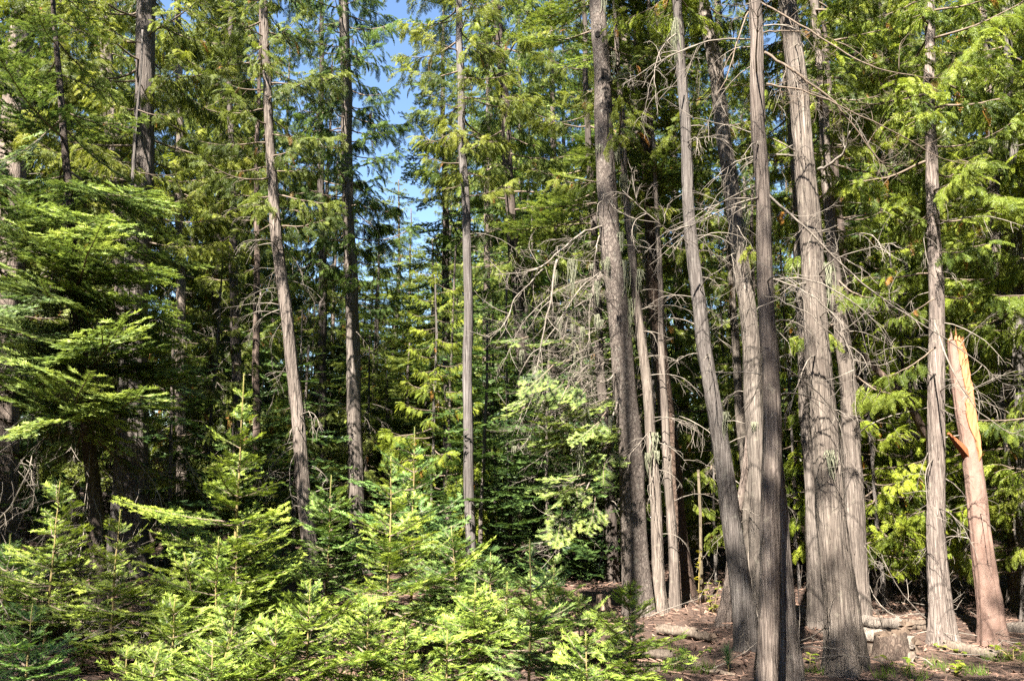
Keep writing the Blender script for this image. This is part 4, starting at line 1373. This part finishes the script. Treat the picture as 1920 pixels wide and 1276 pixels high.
pit(fir_big, on_big, 1119, 72, Y_big, 9, 13, 'woodpecker_hole', 1)
pit(fir_big, on_big, 1128, 150, Y_big, 6, 34, 'bark_crack', 2)
pit(fir_big, on_big, 1134, 185, Y_big, 7, 14, 'bark_crack', 3)
pit(fir_big, on_big, 1138, 240, Y_big, 3, 60, 'bark_crack', 4)
pit(fir_big, on_big, 1146, 330, Y_big, 3, 70, 'bark_crack', 5)

# torn wood on the snag
def torn_face(ro, on, z0, z1, a0, a1, seed, mat, name, proud=0.005):
    r = np.random.default_rng(seed)
    nz, na_ = 26, 12
    V = []
    for i in range(nz):
        z = z0 + (z1 - z0) * i / (nz - 1)
        p, rr = on(z)
        tp_ = 0.75 * max(0.0, 1 - i / 9.0) ** 1.3
        e0 = a0 + tp_ * (a1 - a0) * 0.55 + 0.25 * math.sin(i * 0.5) * (1 - i / nz) + r.normal(0, 0.04)
        e1 = a1 - tp_ * (a1 - a0) * 0.55 + r.normal(0, 0.05) - 0.3 * max(0, 0.25 - i / nz)
        for j in range(na_):
            a_ = e0 + (e1 - e0) * j / (na_ - 1)
            edge = min(j, na_ - 1 - j, i)
            rad = rr * 1.15 + (proud if edge > 0 else -0.02) + 0.004 * r.normal()
            V.append((p[0] + rad * math.cos(a_), p[1] + rad * math.sin(a_), z + (0.05 * r.random() if i == nz - 1 else 0)))
    F = []
    for i in range(nz - 1):
        for j in range(na_ - 1):
            q = i * na_ + j
            F += [(q, q + 1, q + na_ + 1), (q, q + na_ + 1, q + na_)]
    mb = MB()
    mb.add(V, F, 0, 0.5, False)
    link(name, mb.mesh(name, [mat]), ro, (0, 0, 0))


zt_ = at(1795, 640, Y_snag)[2] - snag.location[2]
zb_ = at(1826, 865, Y_snag)[2] - snag.location[2]
torn_face(snag, on_snag, zb_, zt_, R(245), R(330), 5, M_RAWWOOD, 'torn_wood_face')
for k in range(7):                                   # splinters standing on the broken top
    a_ = k * 0.9
    p, rr = on_snag(zt_)
    b0 = p + np.array([math.cos(a_) * rr * 0.7, math.sin(a_) * rr * 0.7, -0.08])
    V, F = tube([b0, b0 + np.array([0, 0, 0.10]), b0 + np.array([0.008, 0, 0.12 + 0.05 * (k % 3)])], [0.022, 0.015, 0.001], 4)
    mb = MB()
    mb.add(V, F, 0, 0.5)
    link('splinter', mb.mesh('splinter', [M_RAWWOOD if k % 2 else M_PINKBARK]), snag, (0, 0, 0))
sp0, sp1 = at(1820, 862, Y_snag) - np.array(snag.location), at(1778, 812, Y_snag - 0.1) - np.array(snag.location)
V, F = tube([sp0, (sp0 + sp1) / 2 + np.array([0, 0, 0.01]), sp1], [0.05, 0.04, 0.015], 5)
mb = MB()
mb.add(V, F, 0, 0.5)
link('split_slab', mb.mesh('split_slab', [M_RAWWOOD]), snag, (0, 0, 0), color=(0.6, 0.45, 0.4))


# ------------------------------------------------------------------ logs, stumps, fallen wood
def log(label, a, b, rad, mat=M_WOOD, color=(1, 1, 1), lift=0.0, group=None, seed=0, jag=0.02, end=True, flat=1.0):
    r = np.random.default_rng(seed)
    p, q = ground_at(*a), ground_at(*b)
    p[2] += rad * 0.7 + lift
    q[2] += rad * 0.7 + lift
    c = (p + q) / 2
    ro = root('log', c, label, 'log', group)
    k, n = 14, 18
    t = np.linspace(-0.5, 0.5, k)
    P = t[:, None] * (q - p) + wobble(k, rad * 0.25, r)
    V, F = tube(P, rad * (1 + 0.06 * r.normal(0, 1, k)), n, cap=False)
    Vr = V.reshape(k, n, 3)
    pr = 1 + 0.09 * r.normal(0, 1, n)
    for i in range(k):
        Vr[i] = P[i] + (Vr[i] - P[i]) * (pr * (1 + 0.03 * r.normal(0, 1, n)))[:, None]
    ax = nrm(q - p)
    Vr[0] += ax * r.normal(0, jag, (n, 1))
    Vr[-1] += ax * r.normal(0, jag, (n, 1))
    mb = MB()
    mb.add(Vr.reshape(-1, 3), F, 0, 0.5, True)
    link('body', mb.mesh('log_body', [mat]), ro, (0, 0, 0), color=color)
    for e, sg_ in ((0, -1), (-1, 1)):
        ring = Vr[e]
        ctr = ring.mean(0) - ax * sg_ * 0.01
        VV = np.concatenate([ring, (ring + ctr) / 2 + r.normal(0, 0.003, ring.shape), [ctr]])
        FF = []
        for j in range(n):
            j2 = (j + 1) % n
            FF += [(j, j2, n + j2), (j, n + j2, n + j), (n + j, n + j2, 2 * n)]
        mb = MB()
        mb.add(VV, FF, 0, 0.5)
        link('cut_end', mb.mesh('cut_end', [M_CUTWOOD]), ro, (0, 0, 0))
    return ro


log('short cut log with a dark end face left of the curved grey cedar', (1235, 1188), (1308, 1196), 0.05, color=(0.6, 0.56, 0.52), seed=1)
log('smaller dark log end beside the short cut log', (1308, 1198), (1338, 1203), 0.04, color=(0.6, 0.55, 0.5), seed=2)
log('uppermost weathered split log of the heap behind the grey stump', (1606, 1196), (1700, 1212), 0.065, lift=0.12, seed=3)
log('long grey split log in the middle of the heap behind the grey stump', (1604, 1208), (1716, 1228), 0.06, lift=0.05, seed=4)
log('lowest split log of the heap, its rotten end right of the grey stump', (1610, 1226), (1722, 1243), 0.06, color=(0.85, 0.8, 0.75), seed=5)
log('thin bark slab log sticking out left of the heap behind the grey stump', (1598, 1190), (1650, 1218), 0.035, seed=6)
log('slim fallen log lying at the feet of the straight sunlit cedar and the snag', (1768, 1214), (1872, 1232), 0.045, color=(0.7, 0.66, 0.62), seed=7)
log('half buried log at the right edge beyond the snag', (1885, 1186), (1990, 1192), 0.06, seed=8)
log('pale barkless log lying behind the lower centre saplings', (1150, 1228), (1262, 1236), 0.045, color=(0.5, 0.47, 0.44), seed=9)
log('rotting log in the shade behind the straight front cedar', (1480, 1150), (1560, 1166), 0.06, color=(0.8, 0.7, 0.6), seed=10)
log('dark fallen log lying across the shade left of the snag', (1660, 1178), (1780, 1186), 0.06, color=(0.7, 0.65, 0.6), seed=11)
log('fallen log half hidden under the saplings in the bottom left corner', (20, 1205), (150, 1188), 0.07, color=(0.8, 0.7, 0.62), seed=12)


def stump(label, u, v, w, h, mat, color=(1, 1, 1), seed=0, taper=0.8):
    r = np.random.default_rng(seed)
    c = ground_at(u, v)
    s_ = scale_at(v, c[1])
    rad, H = w * s_ / 2, h * s_
    ro = root('stump', c - np.array([0, 0, 0.04]), label, 'stump')
    n, k = 30, 9
    th = np.linspace(0, 6.283, n, endpoint=False)
    lob = 1 + 0.10 * np.sin(3 * th + 1) + 0.07 * np.sin(5 * th + seed) + 0.03 * r.normal(0, 1, n)
    top = H * (1 + 0.10 * np.sin(th + seed) + 0.05 * r.normal(0, 1, n))
    V = []
    for i in range(k):
        f = i / (k - 1)
        rr = rad * (1 + (taper - 1) * f + 0.35 * (1 - f) ** 4) * lob * (1 + 0.02 * r.normal(0, 1, n))
        V.append(np.stack([rr * np.cos(th), rr * np.sin(th), top * f], 1))
    V = np.concatenate(V)
    i = np.arange(k - 1)[:, None] * n
    j = np.arange(n)[None, :]
    a_, b_ = i + j, i + (j + 1) % n
    F = np.concatenate([np.stack([a_, b_, b_ + n], -1).reshape(-1, 3), np.stack([a_, b_ + n, a_ + n], -1).reshape(-1, 3)])
    mb = MB()
    mb.add(V, F, 0, 0.5, True)
    link('bark', mb.mesh('stump_bark', [mat]), ro, (0, 0, 0), color=color)
    ring = V[-n:]
    VV = np.concatenate([ring, ring * 0.5 + ring.mean(0) * 0.5 + r.normal(0, 0.012, ring.shape), [ring.mean(0) - (0, 0, 0.02)]])
    FF = []
    for q in range(n):
        q2 = (q + 1) % n
        FF += [(q, q2, n + q2), (q, n + q2, n + q), (n + q, n + q2, 2 * n)]
    mb = MB()
    mb.add(VV, FF, 0, 0.5)
    link('cut_top', mb.mesh('cut_top', [M_CUTWOOD]), ro, (0, 0, 0))


stump('weathered grey brown stump between the broadest cedar and the log heap', 1673, 1238, 64, 58, M_FIRBARK, (0.95, 0.85, 0.78), 21)
stump('small pale sunlit stump left of the big rough barked fir', 1131, 1138, 27, 28, M_WOOD, (1.5, 1.3, 1.15), 22, 0.95)

# split pale wood pieces lying in the light at the bottom
def chunk(label, u, v, L_, w, az, seed, color=(1.15, 1.05, 0.95)):
    r = np.random.default_rng(seed)
    c = ground_at(u, v)
    ro = root('wood_chunk', c + np.array([0, 0, w * 0.3]), label, 'wood chunk', None)
    P = np.stack([np.linspace(-L_ / 2, L_ / 2, 5), 0.01 * r.normal(0, 1, 5), 0.01 * r.normal(0, 1, 5)], 1)
    V, F = tube(P, w * np.array([0.35, 0.5, 0.55, 0.5, 0.3]), 6)
    V = V + r.normal(0, w * 0.05, V.shape)
    mb = MB()
    mb.add(V, F, 0, 0.5)
    link('split_wood', mb.mesh('split_wood', [M_WOOD]), ro, mtx=Matrix.Rotation(az, 4, 'Z'), color=color)


chunk('pale split wood chunk in the light at bottom, left of the front cedar foot', 1300, 1252, 0.20, 0.06, 0.3, 1)
chunk('pale splinter lying near the bottom edge left of the front cedar', 1345, 1262, 0.26, 0.035, -0.5, 2)
chunk('bleached wood chunk under the bright sapling at the foot of the big fir', 1225, 1262, 0.16, 0.07, 0.9, 3)
chunk('pale bark chip in the left corner litter', 122, 1158, 0.22, 0.05, -0.7, 4)


def simple_stem(name, label, cat, pts, Y, mat, color=(1, 1, 1), r=0.02):
    K = np.array([at(u, v, Y) for u, v in pts])
    ro = root(name, K[0], label, cat)
    V, F = tube(K - K[0], np.linspace(r, r * 0.6, len(K)), 7)
    mb = MB()
    mb.add(V, F, 0, 0.5, True)
    link('stem', mb.mesh('stem', [mat]), ro, (0, 0, 0), color=color)
    return ro


simple_stem('dead_sapling', 'short pale dead stem standing in the lower left litter', 'dead sapling', [(192, 1185), (200, 1130), (203, 1085)], 6.6, M_WOOD, (1.3, 1.15, 1.05), 0.035)
lp = simple_stem('fallen_tree', 'reddish dead trunk leaning across behind the dappled cedar', 'fallen tree', [(1758, 860), (1700, 745), (1640, 690), (1606, 655)], 8.6, M_CEDARBARK, (0.95, 0.75, 0.66), 0.05)
ds = simple_stem('mossy_pole', 'thin mossy dead pole right of the dark flaky barked fir', 'dead tree', [(1318, 1140), (1314, 1040), (1313, 960), (1309, 880)], 9.0, M_CEDARBARK, (1.3, 1.2, 0.9), 0.024)
lb = simple_stem('dead_limb', 'bleached dead limb hanging with lichen at the lower left edge', 'dead branch', [(-30, 1000), (20, 950), (55, 880), (62, 845)], 6.4, M_DEAD, (1, 1, 1), 0.008)
rr_ = np.random.default_rng(77)
for q in range(9):
    me, sc = pick(DEAD_B, rr_.uniform(0.3, 0.7))
    p = at(rr_.uniform(0, 62), rr_.uniform(850, 985), 6.4) - np.array(lb.location)
    link('twig', me, lb, mtx=branch_mtx(p, rr_.uniform(-0.8, 0.8), R(rr_.uniform(-60, -5)), 0, sc * 0.6))

# fallen dead branches on the litter
for q in range(74):
    if q < 20:
        u, v = rr_.uniform(1600, 1800), rr_.uniform(1130, 1200)
    elif q < 62:
        u, v = rr_.uniform(0, 260), rr_.uniform(1130, 1260)
    else:
        u, v = rr_.uniform(1000, 1900), rr_.uniform(1150, 1270)
    p = ground_at(u, v)
    me, sc = pick(DEAD_B, rr_.uniform(0.4, 1.1))
    o = link('fallen_branch', me, None, mtx=branch_mtx(p + np.array([0, 0, 0.05 if not 20 <= q < 62 else rr_.uniform(0.03, 0.35)]), rr_.uniform(0, 6.28), R(rr_.uniform(-4, 28)), rr_.uniform(0, 6.28), sc))
    tag(o, ('dead grey branch in the tangle on the shaded ground left of the snag' if q < 20 else
            'dead grey branch in the tangle under the left saplings' if q < 62 else 'dead grey branch fallen on the needle litter among the trunks'), 'dead branch',
        ('brush left of the snag' if q < 20 else 'brush under the left saplings' if q < 62 else 'fallen branches on the litter'))

# ------------------------------------------------------------------ small plants
def leafy(label, u, v, h, nleaf, color, seed, spread=0.12, leaf=0.05):
    r = np.random.default_rng(seed)
    c = ground_at(u, v)
    ro = root('leafy_plant', c, label, 'plant')
    mb = MB()
    ml = MB()
    for st in range(max(1, nleaf // 8)):
        top = np.array([r.normal(0, spread), r.normal(0, spread), h * r.uniform(0.6, 1)])
        P = np.stack([top * f + np.array([0, 0, 0.02 * math.sin(3 * f)]) for f in np.linspace(0, 1, 5)])
        V, F = tube(P, np.linspace(0.005, 0.002, 5), 4)
        mb.add(V, F, 0, 0.4, True)
        for q in range(8):
            b = P[min(4, 1 + q // 2)]
            a_ = r.uniform(0, 6.28)
            d = np.array([math.cos(a_), math.sin(a_), r.uniform(-0.3, 0.5)])
            w_ = np.array([-math.sin(a_), math.cos(a_), r.uniform(-0.3, 0.3)])
            Ls = leaf * r.uniform(0.6, 1.3)
            pts = [b, b + d * Ls * 0.3 + w_ * Ls * 0.25, b + d * Ls * 0.7 + w_ * Ls * 0.28, b + d * Ls * 1.1 - (0, 0, Ls * 0.2),
                   b + d * Ls * 0.7 - w_ * Ls * 0.28, b + d * Ls * 0.3 - w_ * Ls * 0.25]
            ml.add(pts, [(0, 1, 2), (0, 2, 3), (0, 3, 4), (0, 4, 5)], 0, r.uniform(0.3, 0.8))
    link('stem', mb.mesh('stem', [M_GREENTWIG]), ro, (0, 0, 0))
    link('leaves', ml.mesh('leaves', [M_LEAF]), ro, (0, 0, 0), color=color)


leafy('yellow leaved bush against the flaky fir foot and the curved grey cedar', 1338, 1150, 0.35, 40, (1.3, 1.1, 0.8), 31)
leafy('single bright green seedling between the front cedar and the broadest cedar', 1519, 1246, 0.10, 8, (1.3, 1.3, 0.8), 32, 0.01, 0.05)
leafy('tall dried yellow leaf stalk beside the thin mossy pole', 1310, 1135, 0.6, 24, (1.8, 1.2, 0.7), 33, 0.06)
leafy('small green plant on the litter right of the grey stump', 1790, 1262, 0.12, 16, (1.45, 1.35, 0.8), 34)
leafy('low green seedling on the litter at the bottom right', 1700, 1262, 0.10, 16, (1.1, 1.2, 0.8), 35)
leafy('sunlit green plant at the right edge below the snag', 1900, 1240, 0.14, 24, (1.3, 1.3, 0.8), 36)
leafy('low ground plant right of the broadest cedar foot', 1800, 1225, 0.08, 16, (1.45, 1.35, 0.8), 37)
leafy('moss green plant left of the front cedar foot', 1300, 1235, 0.08, 24, (0.9, 1.1, 0.8), 38)
leafy('dark leafy plant in the bottom left corner', 150, 1262, 0.25, 40, (0.7, 0.9, 0.8), 39)

# pine seedling with long soft needles
c = ground_at(1366, 1262)
ro = root('pine_seedling', c, 'bluish green pine seedling with long soft needles left of the front cedar', 'sapling')
mb = MB()
V, F = tube([(0, 0, 0), (0.004, 0, 0.08), (0, 0, 0.17)], [0.006, 0.005, 0.003], 5)
mb.add(V, F, 0, 0.4, True)
link('stem', mb.mesh('stem', [M_GREENTWIG]), ro, (0, 0, 0))
mn = MB()
r = np.random.default_rng(9)
for q in range(220):
    z = r.uniform(0.05, 0.17)
    a_ = r.uniform(0, 6.28)
    el = R(r.uniform(5, 80))
    d = np.array([math.cos(a_) * math.cos(el), math.sin(a_) * math.cos(el), math.sin(el)])
    w_ = np.array([-math.sin(a_), math.cos(a_), 0]) * 0.0016
    b = np.array([0, 0, z])
    Ls = r.uniform(0.06, 0.11)
    mn.add([b - w_, b + w_, b + d * Ls], [(0, 1, 2)], 0, r.uniform(0.3, 0.7))
link('needles', mn.mesh('needles', [M_FIR]), ro, (0, 0, 0), color=(0.9, 1.25, 1.5))

# small grass and moss tufts, and the litter itself
r = np.random.default_rng(12)
N_ = 16000
x = r.uniform(-6, 8, N_)
y = 3.6 + 9 * r.random(N_) ** 1.3
az = r.uniform(0, 6.28, N_)
ln = np.where(r.random(N_) < 0.12, r.uniform(0.12, 0.45, N_), r.uniform(0.03, 0.12, N_))
wd = 0.0022 + 0.018 * ln * r.random(N_)
tl = r.normal(0, 0.10, N_)
z = hgt(x, y) + 0.006 + 0.02 * r.random(N_)
d = np.stack([np.cos(az) * np.cos(tl), np.sin(az) * np.cos(tl), np.sin(tl)], 1) * ln[:, None] / 2
sd = np.stack([-np.sin(az), np.cos(az), 0 * az], 1) * wd[:, None]
up = np.array([0, 0, 1.0])[None, :] * wd[:, None]
c = np.stack([x, y, z], 1)
V = np.stack([c - d - sd, c - d + sd, c - d + up, c + d - sd, c + d + sd, c + d + up], 1).reshape(-1, 3)
b = np.arange(N_)[:, None, None] * 6
F = (b + np.array([[0, 2, 5], [0, 5, 3], [2, 1, 4], [2, 4, 5], [0, 4, 1], [0, 3, 4]])[None]).reshape(-1, 3)
tt = np.repeat(r.uniform(0.0, 0.9, N_), 6)
mb = MB()
mb.add(V, F, 0, tt)
N2 = 26000                                             # needle clumps, bark flakes
x = r.uniform(-6, 8, N2)
y = 3.6 + 9 * r.random(N2) ** 1.3
c = np.stack([x, y, hgt(x, y) + 0.004 + 0.02 * r.random(N2)], 1)
a_ = nrm(r.normal(0, 1, (N2, 3)) * np.array([1, 1, 0.35]))
b_ = nrm(np.cross(a_, r.normal(0, 0.4, (N2, 3)) + np.array([0, 0, 1])))
sz = r.uniform(0.008, 0.04, N2)[:, None]
V = np.stack([c - a_ * sz, c + a_ * sz * 0.4 + b_ * sz * 0.5, c + a_ * sz - b_ * sz * 0.3], 1).reshape(-1, 3)
mb.add(V, np.arange(3 * N2).reshape(-1, 3), 0, r.uniform(0, 1.0, N2))
M_LITTER = plain_mat('dry_litter', (0.038, 0.021, 0.015), (0.235, 0.145, 0.105), 8)
o = link('needle_litter', mb.mesh('needle_litter', [M_LITTER]))
tag(o, 'reddish brown needles, twigs and bark flakes strewn over the ground', None, kind='stuff')
mb = MB()
for (u, v, rad, nn) in ((1290, 1258, 0.22, 260), (1790, 1255, 0.25, 220), (1905, 1235, 0.25, 260), (1520, 1262, 0.12, 90), (1240, 1225, 0.2, 160), (870, 1215, 0.3, 200), (1690, 1266, 0.2, 150)):
    g0 = ground_at(u, v)
    for q in range(nn):
        a_ = r.uniform(0, 6.28)
        rd = rad * math.sqrt(r.random())
        bx, by = g0[0] + rd * math.cos(a_), g0[1] + rd * math.sin(a_) * 0.7
        b0 = np.array([bx, by, float(hgt(bx, by))])
        tp = b0 + np.array([r.normal(0, 0.03), r.normal(0, 0.03), r.uniform(0.03, 0.10)])
        w_ = np.array([math.cos(a_), math.sin(a_), 0]) * 0.003
        mb.add([b0 - w_, b0 + w_, tp], [(0, 1, 2)], 0, r.uniform(0.3, 0.8))
o = link('grass', mb.mesh('grass', [M_LEAF]), color=(0.8, 0.95, 0.8))
tag(o, 'sparse green grass and moss tufts on the litter', None, kind='stuff')
